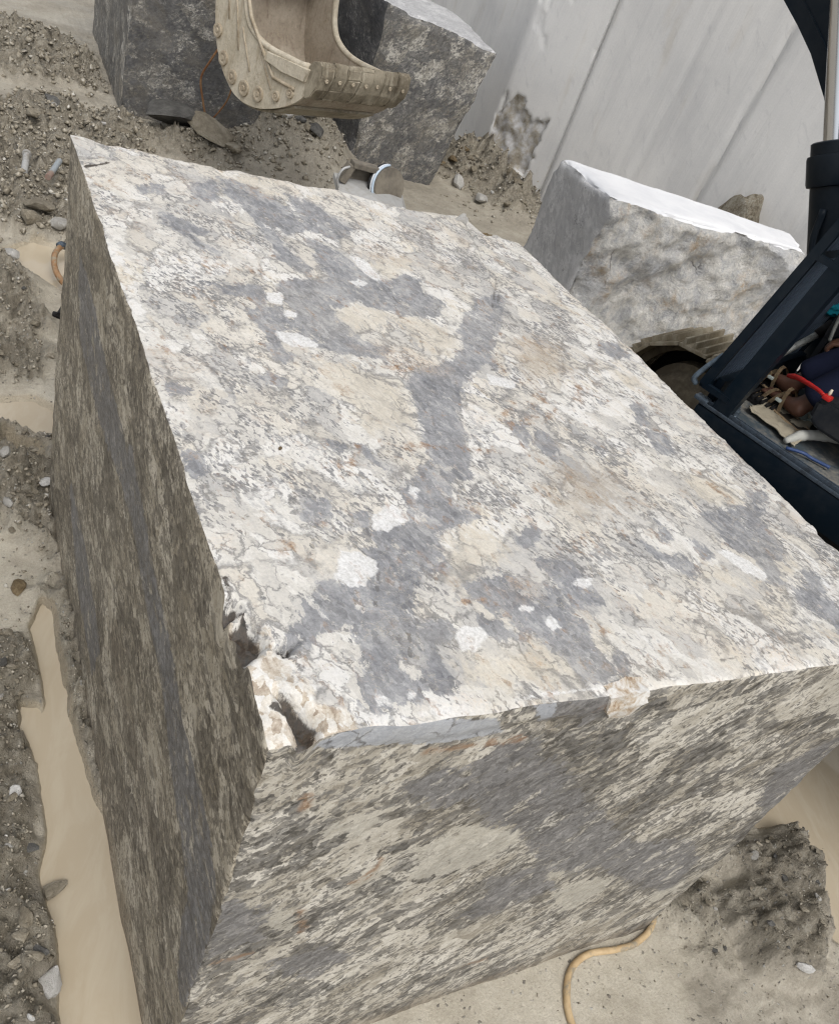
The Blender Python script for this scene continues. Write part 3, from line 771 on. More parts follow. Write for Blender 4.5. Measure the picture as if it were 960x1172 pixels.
set_attr(me, 'top_a', *A_top['a']); set_attr(me, 'top_b', *A_top['b'])
dn = np.zeros_like(x0)                                       # where the stone is thick with small grey flecks
for cx, cy, rx, ry in ((.55, 1.55, .14, .2), (.45, 1.9, .2, .12), (.62, 1.15, .1, .12), (.9, .95, .1, .2), (.66, .72, .1, .1), (.22, .62, .20, .28), (.62, .52, .16, .14), (1.0, .70, .22, .22), (.80, .28, .2, .16), (.25, 1.25, .14, .3), (1.1, 1.15, .2, .35), (1.15, 1.6, .2, .3), (1.25, .30, .2, .2), (.45, 1.75, .25, .2)):
    dn = np.maximum(dn, np.exp(-((x0 - cx) / rx) ** 2 - ((y0 - cy) / ry) ** 2))
set_attr(me, 'top_c', stain_shade, chip, dn)
set_attr(me, 'front_a', masks_poly(x0, z0, FRONT_GREY, .04), masks_poly(x0, z0, FRONT_CREAM, .025), masks_poly(x0, z0, FRONT_PALE, .012))
set_attr(me, 'front_b', masks_line(x0, z0, FRONT_RUST, .022), np.clip(.9 - z0 / .2, 0, 1))
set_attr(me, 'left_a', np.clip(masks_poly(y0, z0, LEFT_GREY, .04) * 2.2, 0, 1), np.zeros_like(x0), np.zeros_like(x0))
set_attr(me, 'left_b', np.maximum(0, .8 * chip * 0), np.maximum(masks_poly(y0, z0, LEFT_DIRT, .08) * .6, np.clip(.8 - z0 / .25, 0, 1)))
me.set_sharp_from_angle(angle=math.radians(50))
tag(link("granite_block", me), "huge pale granite block with blue grey veins and a broken near corner filling the foreground", "stone block")

# ------------------------------------------------------------------ generic rock
ROCKS = []
def rock_mesh(seed, sub=3, squash=(1, 1, .7), rough_=.28, mat=None, name="stone"):
    bm = bmesh.new(); bmesh.ops.create_icosphere(bm, subdivisions=sub, radius=1.0)
    co = np.array([v.co[:] for v in bm.verts])
    d = 1 + rough_ * fbm(co[:, 0] * 1.1, co[:, 1] * 1.1, co[:, 2] * 1.1, seed, 3) + rough_ * .35 * fbm(co[:, 0] * 4, co[:, 1] * 4, co[:, 2] * 4, seed + 9, 2)
    # knock flat facets off
    rr = random.Random(seed)
    c2 = co * d[:, None]
    for k in range(11):
        n = np.array([rr.gauss(0, 1), rr.gauss(0, 1), rr.gauss(0, 1)]); n /= np.linalg.norm(n)
        lim = rr.uniform(.45, .8); s = c2 @ n
        c2 = np.where((s > lim)[:, None], c2 - n * (s - lim)[:, None] * .9, c2)
    c2 *= np.array(squash)
    for v, c in zip(bm.verts, c2): v.co = c
    return finish(bm, name, mat, True, 38)

# ------------------------------------------------------------------ ground
PUD = {
'channel': [(-0.04, 1.50), (-0.035, 1.26), (-0.03, 1.05), (-0.02, 0.85), (0.02, 0.64), (0.05, 0.44), (0.05, 0.10), (-0.16, 0.10), (-0.13, 0.31), (-0.14, 0.44), (-0.15, 0.58), (-0.12, 0.7), (-0.12, 0.84), (-0.12, 0.98), (-0.085, 1.13), (-0.09, 1.3), (-0.10, 1.43), (-0.06, 1.53)],
'side': [(2.30, 0.40), (2.97, 1.2), (3.6, .9), (3.3, 0.1), (2.33, -0.32), (2.20, -0.2), (2.32, -0.0), (2.40, 0.12), (2.34, 0.18), (2.20, 0.23)],
'little': [(-0.155, 1.12), (-0.12, 1.11), (-0.095, 0.99), (-0.095, 0.90), (-0.13, 0.93), (-0.165, 1.03)],
'far': [(0.02, 4.03), (0.18, 4.20), (0.36, 4.08), (0.30, 3.66), (0.17, 3.82), (0.05, 3.86)],
'mid': [(-0.20, 2.66), (0.02, 2.68), (0.1, 2.62), (0.08, 2.46), (0.01, 2.50), (-0.20, 2.54)],
'edge': [(-0.1, 2.41), (0.01, 2.33), (-0.01, 2.22), (-0.09, 2.27)]}
BANK = [(-0.9, 1.42), (-0.13, 1.40), (-0.11, 1.25), (-0.15, 0.98), (-0.14, 0.84), (-0.155, 0.68), (-0.18, 0.56), (-0.165, 0.38), (-0.16, 0.10), (-0.2, -.6), (-.9, -.6)]
MOUND = [(1.80, 0.14), (2.17, 0.22), (2.36, 0.17), (2.27, -0.02), (2.12, -0.23), (1.97, -0.32), (1.76, -0.24), (1.77, -0.06), (1.93, 0.06)]
PALE = [[(-0.25, 3.62), (0.25, 3.71), (0.12, 2.69), (-0.30, 2.6)], [(-0.4, 1.74), (0.01, 2.0), (-0.01, 1.26), (-0.11, 1.27), (-0.4, 1.43)],
        [(0.2, -0.5), (0.2, .1), (1.54, 0.1), (2.05, 0.19), (1.8, 0.09), (1.72, -0.14), (1.47, -0.24), (1.47, -0.5)]]
RUB = [[(1.66, -.1), (1.8, .02), (1.75, .1), (1.6, .03)], [(-.035, 1.6), (.03, 1.6), (.05, .75), (-.01, .80)], [(-.8, 7.2), (.2, 6.8), (.9, 7.0), (.95, 7.9), (.3, 8.3), (-.8, 8.2)], [(-.5, 4.25), (.9, 4.25), (1.0, 6.3), (.35, 6.4), (-.5, 6.0)], [(-.4, 3.05), (.05, 3.3), (.12, 3.0), (0, 2.85), (-.4, 2.75)],
       [(-.3, 2.5), (.06, 2.42), (.02, 1.75), (-.12, 1.9), (-.3, 2.2)], [(-.5, 4.0), (0.0, 4.0), (.1, 3.6), (0.15, 3.2), (-.5, 3.3)],
       [(3.5, 7.3), (4.5, 7.3), (4.75, 6.0), (4.2, 5.9), (3.9, 6.5), (3.6, 6.6)]]
def ground_fields(x, y):
    x = np.asarray(x, float).ravel(); y = np.asarray(y, float).ravel()
    near = (x > -3) & (x < 7) & (y > -3) & (y < 10)
    bank = np.zeros_like(x); mound = np.zeros_like(x); pale = np.zeros_like(x); rub = np.zeros_like(x); pud = np.zeros_like(x)
    s = np.where(near)[0]; xs, ys = x[s], y[s]
    wx = xs + .035 * fbm(xs * 7, ys * 7, None, 3, 3); wy = ys + .035 * fbm(xs * 7, ys * 7, None, 4, 3)
    bank[s] = sstep(-.02, .05, poly_sd(wx, wy, BANK))
    mound[s] = np.clip(poly_sd(wx, wy, MOUND) / .16, 0, 1)
    for p in PALE: pale[s] = np.maximum(pale[s], sstep(-.06, .06, poly_sd(wx, wy, p)))
    for p in RUB: rub[s] = np.maximum(rub[s], sstep(-.12, .12, poly_sd(wx, wy, p)))
    for k, p in PUD.items():
        q = .35 if k in ('channel', 'little') else 1.0
        pud[s] = np.maximum(pud[s], sstep(-.060 * q, .02 * q, poly_sd(xs + (wx - xs) * .5 * q, ys + (wy - ys) * .5 * q, p)))
    heap = np.exp(-(((x - 2.25) / .42) ** 2 + ((y - 6.55) / .55) ** 2))
    heap2 = np.exp(-(((x - 1.35) / .45) ** 2 + ((y - 6.05) / .28) ** 2))
    wallr = np.exp(-(((x - 4.38) / .25) ** 2)) * sstep(7.6, 7.0, y) * sstep(5.6, 6.1, y)
    lump = fbm(x * 7, y * 7, None, 12, 6, .6); fine = fbm(x * 26, y * 26, None, 15, 4, .65)
    lump = lump + .5 * (1 - 2 * np.abs(fbm(x * 13, y * 13, None, 14, 4, .6))); broad = fbm(x * .8, y * .8, None, 18, 3)
    h = .014 + .006 * fbm(x * 3, y * 3, None, 20, 4) + .004 * fine * (1 - pale) + .0015 * fine
    h += .010 * np.clip(broad, -.4, 1)
    h += bank * (.045 + .028 * lump + .016 * fine)
    h += np.sqrt(mound) * (.13 + .050 * lump + .026 * fine)
    h += rub * (.05 + .055 * lump + .028 * fine)
    h += heap * (.62 + .06 * lump + .03 * fine) + heap2 * (.10 + .05 * lump + .02 * fine) + wallr * (.18 + .06 * lump + .03 * fine)
    far = sstep(9, 14, np.hypot(x, y - 2))
    h = h * (1 - far) + far * .25 * fbm(x * .12, y * .12, None, 30, 3)
    h = h * (1 - pud) - pud * .03
    rubm = np.clip(bank + rub + np.minimum(1, mound * 1.5) + heap + heap2 + wallr, 0, 1)
    return h, pale * (1 - bank), rubm, pud
def ground_h(x, y):
    return float(ground_fields(np.array([x]), np.array([y]))[0][0])

def axis(segs):
    out = []
    for a, b, st in segs:
        n = max(1, int(round((b - a) / st))); out += list(np.linspace(a, b, n, endpoint=False))
    return np.array(out + [segs[-1][1]])
gx = axis([(-150, -20, 13), (-20, -4, 1.6), (-4, -1, .2), (-1, -.45, .03), (-.45, .12, .0075), (.12, .8, .02), (.8, 2.7, .0115), (2.7, 5, .035), (5, 9, .25), (9, 20, 1.2), (20, 150, 13)])
gy = axis([(-150, -20, 13), (-20, -3, 1.5), (-3, -.7, .1), (-.7, .7, .0105), (.7, 2.6, .012), (2.6, 5.2, .018), (5.2, 8.5, .03), (8.5, 14, .2), (14, 24, 1), (24, 150, 13)])
GX, GY = np.meshgrid(gx, gy, indexing='ij')
gh, gp, gr_, gpu = ground_fields(GX, GY)
nyg = len(gy)
ii = np.arange(GX.size).reshape(GX.shape)
gq = np.stack([ii[:-1, :-1], ii[1:, :-1], ii[1:, 1:], ii[:-1, 1:]], -1).reshape(-1, 4)

def mud_mat():
    t = NT("wet_mud", 0.6, 0.4)
    P = t.obj()
    pale, rub, pud = t.attr('mud')
    n = t.noise(P, 3.0, 6, 0.6, 0.3); f = t.noise(P, 26, 10, 0.74, 0.3); g = t.noise(P, 140, 5, 0.75)
    base = t.ramp(t.math('ADD', t.math('MULTIPLY', n, .6), t.math('MULTIPLY', f, .4)), [(0.34, (0.21, 0.188, 0.148)), (0.5, (0.31, 0.28, 0.225)), (0.66, (0.41, 0.378, 0.31))])
    pc = t.ramp(t.math('ADD', t.math('MULTIPLY', n, .6), t.math('MULTIPLY', f, .4)), [(0.34, (0.30, 0.268, 0.21)), (0.5, (0.40, 0.364, 0.292)), (0.66, (0.475, 0.44, 0.365))])
    rc = t.ramp(f, [(0.30, (0.13, 0.111, 0.080)), (0.45, (0.245, 0.216, 0.165)), (0.58, (0.345, 0.312, 0.248)), (0.72, (0.47, 0.435, 0.37))])
    col = t.mix(pale, base, pc)
    j = t.math('MULTIPLY', t.math('SUBTRACT', f, .5), .9)
    j = t.math('ADD', j, t.math('MULTIPLY', t.math('SUBTRACT', n, .5), 1.2))
    col = t.mix(t.step(t.math('ADD', rub, j), .25, .75), col, rc)
    col = t.mix(t.step(t.math('ADD', pud, t.math('MULTIPLY', j, .25)), .06, .40), col, t.mix(f, (.30, .255, .18), (.40, .35, .265)))
    PW = t.vadd(P, t.noise(P, 60, 3, .6, 0, True), .02)
    peb = t.vor(PW, 85, 'F1', 'Distance'); pcol = t.vor(PW, 85, 'F1', 'Color')
    sc = t.node('ShaderNodeSeparateColor'); t.l.new(pcol, sc.inputs[0])
    pm = t.math('MULTIPLY', t.step(peb, .28, .40, 1, 0), t.step(t.math('ADD', sc.outputs[0], t.math('MULTIPLY', rub, .12)), .88, .94))
    col = t.mix(t.math('MULTIPLY', pm, .85), col, t.ramp(sc.outputs[1], [(0, (0.12, 0.11, 0.095)), (.6, (0.28, 0.26, 0.22)), (1, (0.46, 0.45, 0.42))]))
    col = t.mix(0.55, col, t.mix(1.0, col, t.ramp(g, [(0.25, (0.6, 0.6, 0.6)), (0.7, (1.3, 1.3, 1.3))]), 'MULTIPLY'))
    t.color(col)
    wet = t.step(t.noise(P, 2.2, 4, .6), .4, .6)
    t.rough(t.math('MULTIPLY_ADD', t.step(pud, .03, .35), -.30, t.math('MULTIPLY_ADD', wet, -.22, t.math('MULTIPLY_ADD', pale, -.10, .72))))
    t.bump(t.math('ADD', t.math('ADD', t.math('MULTIPLY', f, t.math('MULTIPLY_ADD', rub, 1.2, .25)), t.math('MULTIPLY', g, t.math('MULTIPLY_ADD', rub, .5, .12))), t.math('MULTIPLY', pm, .3)), .9, .022)
    return t.m
M_MUD = mud_mat()
gme = mesh_np("ground", np.stack([GX.ravel(), GY.ravel(), gh], 1), gq, M_MUD, True)
set_attr(gme, 'mud', gp, gr_, gpu)
ground = tag(link("ground", gme), None, None, None, 'structure')

def water_mat():
    t = NT("muddy_water", 0.035, 0.5)
    P = t.obj()
    n = t.noise(P, 1.6, 4, .5, .4)
    n2 = t.noise(t.map(P, (0, 0, .3), (6, 1.5, 1)), 2.2, 6, .65, .8)
    t.color(t.mix(t.math('MULTIPLY', t.step(n2, .42, .68), .38), t.ramp(n, [(.3, (0.40, 0.335, 0.24)), (.7, (0.46, 0.395, 0.295))]), (.52, .465, .365)))
    t.bump(t.noise(P, 9, 3, .5), .02, .004)
    return t.m
M_WATER = water_mat()
for k, p in PUD.items():
    a = np.array(p); c = a.mean(0); q = c + (a - c) * 1.25
    bm = bmesh.new()
    bm.faces.new([bm.verts.new((x, y, -.012 if k != 'channel' else -.010)) for x, y in (q if k != 'channel' else [(-.30, .0), (.2, .0), (.2, 1.62), (-.2, 1.62)])])
    bmesh.ops.triangulate(bm, faces=bm.faces[:])
    tag(part("puddle", bm, M_WATER), None, None, None, 'structure')

# ------------------------------------------------------------------ background blocks
def rough_block(name, corners, n, mats, midx, amp, seed, freq=3.0, chipamp=.02, face_amp=None, sharp=45, crease=None):
    u, X, Q, F = block_lattice(corners, n)
    UV = face_uv(X, Q, F, None)
    C = np.array([corners[(i, j, k)] for i in (0, 1) for j in (0, 1) for k in (0, 1)], float)
    size = np.array([np.linalg.norm(C[4] - C[0]), np.linalg.norm(C[2] - C[0]), np.linalg.norm(C[1] - C[0])])
    D = edge_chip(u, size, seed, chipamp, chipamp * 2.2, X, 5.0) + edge_chip(u, size, seed + 4, chipamp * .4, chipamp * .8, X, 17.0)
    ex = np.array([C[4] - C[0], C[2] - C[0], C[1] - C[0]]); ex = ex / np.linalg.norm(ex, axis=1)[:, None]
    fa = face_amp or {}
    for f in range(6):
        ax, sg = f // 2, (-1 if f % 2 == 0 else 1)
        w = np.clip(1 - (u[:, ax] if sg < 0 else 1 - u[:, ax]) * 1000, 0, 1)
        am = fa.get(f, amp)
        r = fbm(X[:, 0] * freq, X[:, 1] * freq, X[:, 2] * freq, seed + 20 + f, 6, .55)
        ridge = 1 - np.abs(fbm(X[:, 0] * freq * .8, X[:, 1] * freq * .8, X[:, 2] * freq * .8, seed + 40 + f, 4))
        d = am * (r * .6 + (ridge - .6) * .8)
        D += (w * d)[:, None] * ex[ax] * sg
    me = mesh_np(name, X + D, Q, mats, True, UV.reshape(-1, 2))
    me.polygons.foreach_set('material_index', np.array(midx, np.int32)[F])
    me.set_sharp_from_angle(angle=math.radians(sharp))
    return link(name, me)

def corners_from(base, top):
    """base/top: four points in order (x0y0, x1y0, x1y1, x0y1)"""
    k = [(0, 0), (1, 0), (1, 1), (0, 1)]
    d = {}
    for (i, j), b, t_ in zip(k, base, top): d[(i, j, 0)] = b; d[(i, j, 1)] = t_
    return d

def speckle(name, light, dark, p0, scale, ang=0.6, stretch=2.0, warm=.2):
    return stone_side(name, ang, stretch, scale, None, 1.0, light, dark, p0, warm)
M_DARKBLK = speckle("dark_speckled_granite", [(0.36, (0.10, 0.094, 0.082)), (0.5, (0.19, 0.18, 0.158)), (0.62, (0.38, 0.365, 0.33))],
                    [(0.3, (0.045, 0.045, 0.047)), (0.6, (0.085, 0.085, 0.087)), (0.8, (0.12, 0.12, 0.12))], .56, 22, .5, 1.7, .6)
M_DARKBLK2 = speckle("shade_side_granite", [(0.36, (0.07, 0.068, 0.066)), (0.5, (0.12, 0.118, 0.114)), (0.64, (0.20, 0.195, 0.187))],
                     [(0.3, (0.026, 0.027, 0.030)), (0.6, (0.05, 0.051, 0.054)), (0.8, (0.075, 0.075, 0.078))], .60, 18, 1.0, 2.2, .15)  # darker granite copy, shade of the left face put into its colour
M_MIDBLK = speckle("speckled_granite", [(0.36, (0.15, 0.138, 0.118)), (0.5, (0.27, 0.255, 0.222)), (0.62, (0.47, 0.45, 0.405))],
                   [(0.3, (0.055, 0.055, 0.058)), (0.6, (0.11, 0.11, 0.11)), (0.8, (0.16, 0.158, 0.155))], .46, 17, .9, 2.0, .30)
M_PALEBLK = speckle("pale_dusty_granite", [(0.36, (0.36, 0.36, 0.362)), (0.5, (0.46, 0.46, 0.462)), (0.64, (0.55, 0.55, 0.548))],
                    [(0.3, (0.30, 0.30, 0.31)), (0.6, (0.38, 0.38, 0.385)), (0.8, (0.45, 0.45, 0.45))], .22, 9, .9, 2.6, .0)

def rough_pale():
    t = NT("split_granite", .8, .2)
    P = t.uv(); O = t.obj()
    w = t.vadd(P, t.noise(P, 4, 4, .6, 0, True), .12)
    n = t.noise(O, 9, 12, .78, .5); f = t.noise(O, 60, 6, .75); b = t.noise(O, 2.6, 7, .7, .5); n2 = t.noise(t.map(O, (0, 0, 0), (1, 1, .45)), 14, 10, .75, .8)
    c = t.ramp(t.math('ADD', lin(t, n, .6), lin(t, n2, .4)), [(.36, (.26, .265, .275)), (.45, (.44, .44, .435)), (.53, (.58, .565, .53)), (.62, (.68, .665, .63))])
    c = t.mix(t.math('MULTIPLY', t.step(b, .50, .66), t.step(n, .42, .6)), c, t.mix(n2, (.24, .17, .10), (.58, .46, .33)))
    c = t.mix(t.math('MULTIPLY', t.step(t.noise(O, 1.7, 5, .6), .52, .66), .6), c, t.mix(n, (.25, .26, .285), (.60, .61, .63)))
    c = t.mix(.65, c, t.mix(1.0, c, t.ramp(f, [(.3, (.55, .55, .55)), (.5, (1, 1, 1)), (.7, (1.3, 1.3, 1.3))]), 'MULTIPLY'))
    w2 = t.vadd(w, t.noise(P, 26, 4, .7, 0, True), .035)
    cr = t.math('MULTIPLY', t.step(t.vor(w2, 2.2, 'DISTANCE_TO_EDGE'), 0, .012, 1, 0), t.step(t.noise(P, 2.5, 3, .6), .56, .66))
    c = t.mix(t.math('MULTIPLY', cr, .55), c, (.09, .08, .07))
    t.color(c); t.bump(t.math('ADD', t.math('ADD', n, t.math('MULTIPLY', f, .5)), t.math('MULTIPLY', cr, -.8)), .8, .035)
    return t.m
M_SPLIT = rough_pale()
def white_dust():
    t = NT("white_stone_dust", .85, .15)
    O = t.obj(); n = t.noise(O, 4, 6, .6, .3); f = t.noise(O, 50, 5, .7)
    c = t.ramp(n, [(.3, (.62, .63, .65)), (.6, (.73, .735, .745))])
    sp = t.step(t.noise(O, 16, 5, .7), .66, .72)
    c = t.mix(t.math('MULTIPLY', sp, .6), c, (.42, .40, .36))
    t.color(c); t.bump(f, .2, .006)
    return t.m
M_WDUST = white_dust()

# dark block behind on the left, its near foot undercut
b = [(.957, 6.57, 0), (1.946, 6.221, 0), (2.55, 7.9, 0), (1.06, 8.75, 0)]
tp = [(.955, 6.571, 1.5), (1.80, 6.27, 1.5), (2.45, 7.9, 1.5), (1.06, 8.75, 1.5)]
b = [(x, y, -.05) for x, y, z in b]
o = rough_block("granite_block", corners_from(b, tp), (70, 110, 90), [M_DARKBLK, M_MIDBLK], [1, 0, 0, 0, 0, 0], .014, 100, 4.0, .02)
tag(o, "dark speckled granite block standing far left behind the bucket", "stone block")
# dark block behind the bucket
b = [(2.826, 6.422, -.05), (3.56, 6.27, -.05), (3.85, 7.6, -.05), (2.22, 7.56, -.05)]
tp = [(2.79, 6.43, 1.29), (3.748, 6.229, 1.193), (4.0, 7.55, 1.2), (2.2, 7.55, 1.35)]
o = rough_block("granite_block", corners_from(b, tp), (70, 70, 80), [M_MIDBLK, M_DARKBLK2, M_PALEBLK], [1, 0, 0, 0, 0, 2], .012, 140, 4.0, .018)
tag(o, "large speckled granite block with a left side painted dark as shade, behind the bucket", "stone block")
# white-topped block on the right
tp = [(3.361, 3.746, 1.0), (4.990, 3.500, .985), (5.20, 3.86, .985), (3.369, 4.429, 1.0)]
b = [(3.361, 3.72, -.05), (4.95, 3.52, -.05), (5.25, 4.0, -.05), (3.369, 4.429, -.05)]
o = rough_block("granite_block", corners_from(b, tp), (110, 50, 80), [M_SPLIT, M_PALEBLK, M_WDUST], [1, 0, 0, 0, 0, 2], .006, 180, 2.3, .016,
                {2: .095, 1: .05, 3: .04, 5: .006})
tag(o, "pale granite block with white dusty top and rough split front beside the excavator track", "stone block")

# ------------------------------------------------------------------ sawn quarry walls
def sawn_mat():
    t = NT("sawn_quarry_stone", .8, .2)
    P = t.uv(); br, _, _ = t.attr('brk')
    st = t.noise(t.map(P, (0, 0, 0), (5.0, .35, 1)), 1.6, 6, .6, .2)
    fi = t.noise(t.map(P, (0, 0, math.radians(4)), (60, 2.5, 1)), 1.0, 4, .6)
    n = t.noise(P, 1.1, 5, .6, .3); f = t.noise(P, 70, 5, .7); m = t.noise(t.map(P, (0, 0, .9), (1, 3, 1)), 5, 7, .65, .5)
    v = t.math('ADD', t.math('MULTIPLY', st, .30), t.math('ADD', t.math('MULTIPLY', n, .58), t.math('MULTIPLY', fi, .12)))
    c = t.ramp(v, [(.36, (.57, .567, .56)), (.5, (.67, .663, .645)), (.64, (.73, .72, .695))])
    c = t.mix(t.math('MULTIPLY', t.step(m, .56, .68), .32), c, (.46, .46, .465))
    c = t.mix(t.math('MULTIPLY', t.step(t.noise(t.map(P, (0, 0, 0), (2.5, .6, 1)), 1.4, 4, .6), .55, .72), .35), c, (.44, .39, .31))
    sp = t.step(t.noise(t.map(P, (0, 0, .5), (1, 2, 1)), 9, 6, .7, .4), .70, .74)
    c = t.mix(t.math('MULTIPLY', sp, .7), c, (.25, .245, .235))
    c = t.mix(.12, c, t.mix(1.0, c, t.ramp(f, [(.3, (.6, .6, .6)), (.7, (1.3, 1.3, 1.3))]), 'MULTIPLY'))
    rn = t.noise(P, 9, 8, .72, .4)
    rc = t.ramp(rn, [(.32, (.27, .235, .18)), (.44, (.40, .365, .305)), (.54, (.50, .49, .475)), (.66, (.62, .62, .62))])
    c = t.mix(t.step(t.math('ADD', br, t.math('MULTIPLY', t.math('SUBTRACT', rn, .5), .6)), .35, .55), c, rc)
    t.color(c)
    t.bump(t.math('ADD', t.math('MULTIPLY', fi, .5), t.math('ADD', t.math('MULTIPLY', f, .25), t.math('MULTIPLY', t.math('MULTIPLY', rn, br), 2.0))), .35, .01)
    return t.m
M_SAWN = sawn_mat()
WD = np.array([.3576, -.9339]); WN = np.array([-.9339, -.3576])      # along the wall, and out of it
def wall(name, pts, zs, extra, steps, mat, back=3.0):
    """pts: plan polyline; extra(s, z, x, y) -> outward displacement, broken mask"""
    pts = [np.array(p, float) for p in pts]; S = [0.0]; XY = [pts[0]]
    for a, b in zip(pts[:-1], pts[1:]):
        n = max(1, int(np.linalg.norm(b - a) / steps))
        for k in range(1, n + 1): XY.append(a + (b - a) * k / n); S.append(S[-1] + np.linalg.norm(b - a) / n)
    XY = np.array(XY); S = np.array(S)
    T = np.gradient(XY, axis=0); T /= np.linalg.norm(T, axis=1)[:, None] + 1e-9
    NR = np.stack([T[:, 1], -T[:, 0]], 1)                      # right of travel = out of the wall when walking towards -y
    NR = np.where((NR @ WN)[:, None] < 0, -NR, NR)
    s, z = np.meshgrid(S, zs, indexing='ij'); x = np.repeat(XY[:, :1], len(zs), 1); y = np.repeat(XY[:, 1:], len(zs), 1)
    d, brk = extra(s, z, x, y)
    x2 = x + NR[:, :1] * d; y2 = y + NR[:, 1:] * d
    ns, nz = s.shape
    co = np.stack([x2.ravel(), y2.ravel(), z.ravel()], 1)
    ii = np.arange(ns * nz).reshape(ns, nz)
    q = np.stack([ii[:-1, :-1], ii[:-1, 1:], ii[1:, 1:], ii[1:, :-1]], -1).reshape(-1, 4)
    uv = np.stack([s.ravel(), z.ravel()], 1)
    # top, ends and back so that it is a solid bank of stone
    off = co[ii[:, -1]] + np.array([-WN[0] * back, -WN[1] * back, 0])
    k0 = len(co); co = np.concatenate([co, off]); uv = np.concatenate([uv, np.stack([S, np.full(ns, zs[-1] + back)], 1)])
    jj = np.arange(ns) + k0
    q = np.concatenate([q, np.stack([ii[:-1, -1], jj[:-1], jj[1:], ii[1:, -1]], -1)])
    me = mesh_np(name, co, q, mat, True, uv[q].reshape(-1, 2))
    set_attr(me, 'brk', np.concatenate([brk.ravel(), np.zeros(ns)]))
    me.set_sharp_from_angle(angle=math.radians(40))
    return link(name, me)
zw = np.concatenate([np.linspace(-.1, 2.4, 110), np.linspace(2.5, 7, 20)])
BUT = np.array([4.472, 7.016])
def but_extra(s, z, x, y):
    t = (x - BUT[0]) * WD[0] + (y - BUT[1]) * WD[1]             # metres along the buttress front
    wob = fbm(s * 9, z * 9, None, 210, 4) * .05
    P = [(-.05, .20), (.20, .12), (.52, .20), (.56, .42), (.50, .70), (.30, .66), (.22, .78), (.08, .80), (-.02, .62)]
    sd = poly_sd((t + wob).ravel(), (z + wob).ravel(), P).reshape(s.shape)
    brk = sstep(-.01, .03, sd) * (t > -.12)
    d = -brk * (.022 + .018 * fbm(x * 7, y * 7, z * 7, 215, 6, .6))
    d += .004 * fbm(s * 1.2, z * .4, None, 220, 3)
    flake = sstep(.35, .6, fbm(t * 14, z * 3.0, None, 225, 3)) * np.exp(-((t + .02) / .03) ** 2)     # flaked arris
    d -= .022 * flake
    fl2 = sstep(.55, .75, fbm(t * 9 + z * 2.5, z * 3.5, None, 227, 3)) * sstep(1.0, 1.4, z)
    d -= .006 * fl2 * (t > 0)
    return d, np.maximum(brk, np.maximum(flake * .5, fl2 * .25))
o = wall("quarry_wall", [(4.50, 11.5), (4.452, 7.56), (4.462, 7.06), (4.472, 7.016), (4.735, 6.33), (4.745, 6.345), (7.0, 7.2)], zw, but_extra, .02, M_SAWN)
tag(o, "sawn grey stone buttress with a broken lower corner, left of the tall smooth wall", "rock wall")
W3 = np.array([4.735, 6.33]) - WN * .012
def w3_extra(s, z, x, y):
    d = .006 * fbm(s * .9, z * .3, None, 230, 4) + .0015 * fbm(s * 40, z * 1.5, None, 233, 2)
    for s0, a, w in ((1.42 + .06, .016, .03), (.82, .007, .02)):
        d -= a * np.exp(-((s - s0 - .05 * z) / w) ** 2)
    d -= .03 * np.exp(-(s / .02) ** 2)
    d += .02 * sstep(1.46, 1.52, s - .05 * z)
    return d, np.zeros_like(s)
o = wall("quarry_wall", [W3 + WD * 0, W3 + np.array([.29, -.957]) * 6.0, W3 + np.array([.29, -.957]) * 9.0 + WN * -3], zw, w3_extra, .03, M_SAWN)
tag(o, "tall smooth sawn quarry wall with faint vertical cut lines behind the white topped block", "rock wall")

# ------------------------------------------------------------------ loose rocks
def stone_mat(name, a, b, c):
    t = NT(name, .75, .3)
    O = t.obj(); n = t.noise(O, 1.8, 6, .65, .4); f = t.noise(O, 9, 5, .7)
    k = t.rnd()
    col = t.ramp(t.math('ADD', t.math('MULTIPLY', n, .7), t.math('MULTIPLY', f, .3)), [(.32, a), (.5, b), (.68, c)])
    col = t.mix(1.0, col, t.ramp(k, [(0, (.70, .68, .64)), (.5, (.95, .94, .92)), (1, (1.2, 1.2, 1.2))]), 'MULTIPLY')
    t.color(col); t.bump(f, .5, .08)
    return t.m
M_ST_GREY = stone_mat("muddy_stone", (.14, .12, .088), (.255, .225, .172), (.37, .34, .28))
M_ST_PALE = stone_mat("pale_stone", (.34, .33, .30), (.48, .47, .45), (.60, .60, .585))
M_ST_BROWN = stone_mat("brown_stone", (.08, .055, .03), (.20, .15, .085), (.36, .29, .185))
M_ST_DARK = stone_mat("dark_stone", (.05, .048, .045), (.10, .098, .092), (.17, .165, .155))
def boulder_mat():
    t = NT("weathered_boulder", .85, .2); O = t.obj()
    n = t.noise(O, 5, 12, .78, .5); f = t.noise(O, 34, 6, .75)
    t.color(t.ramp(t.math('ADD', t.math('MULTIPLY', n, .6), t.math('MULTIPLY', f, .4)), [(.38, (.09, .075, .055)), (.47, (.27, .23, .165)), (.54, (.42, .38, .30)), (.64, (.58, .55, .48))]))
    t.bump(t.math('ADD', n, t.math('MULTIPLY', f, .4)), 1.0, .09)
    return t.m
M_BOULDER = boulder_mat()
PROTO = {k: [rock_mesh(300 + 17 * i + j, 3 if i < 3 else 2, (1, .85, .62), .26, m) for i in range(6)] for j, (k, m) in enumerate((('g', M_ST_GREY), ('p', M_ST_PALE), ('b', M_ST_BROWN), ('d', M_ST_DARK)))}
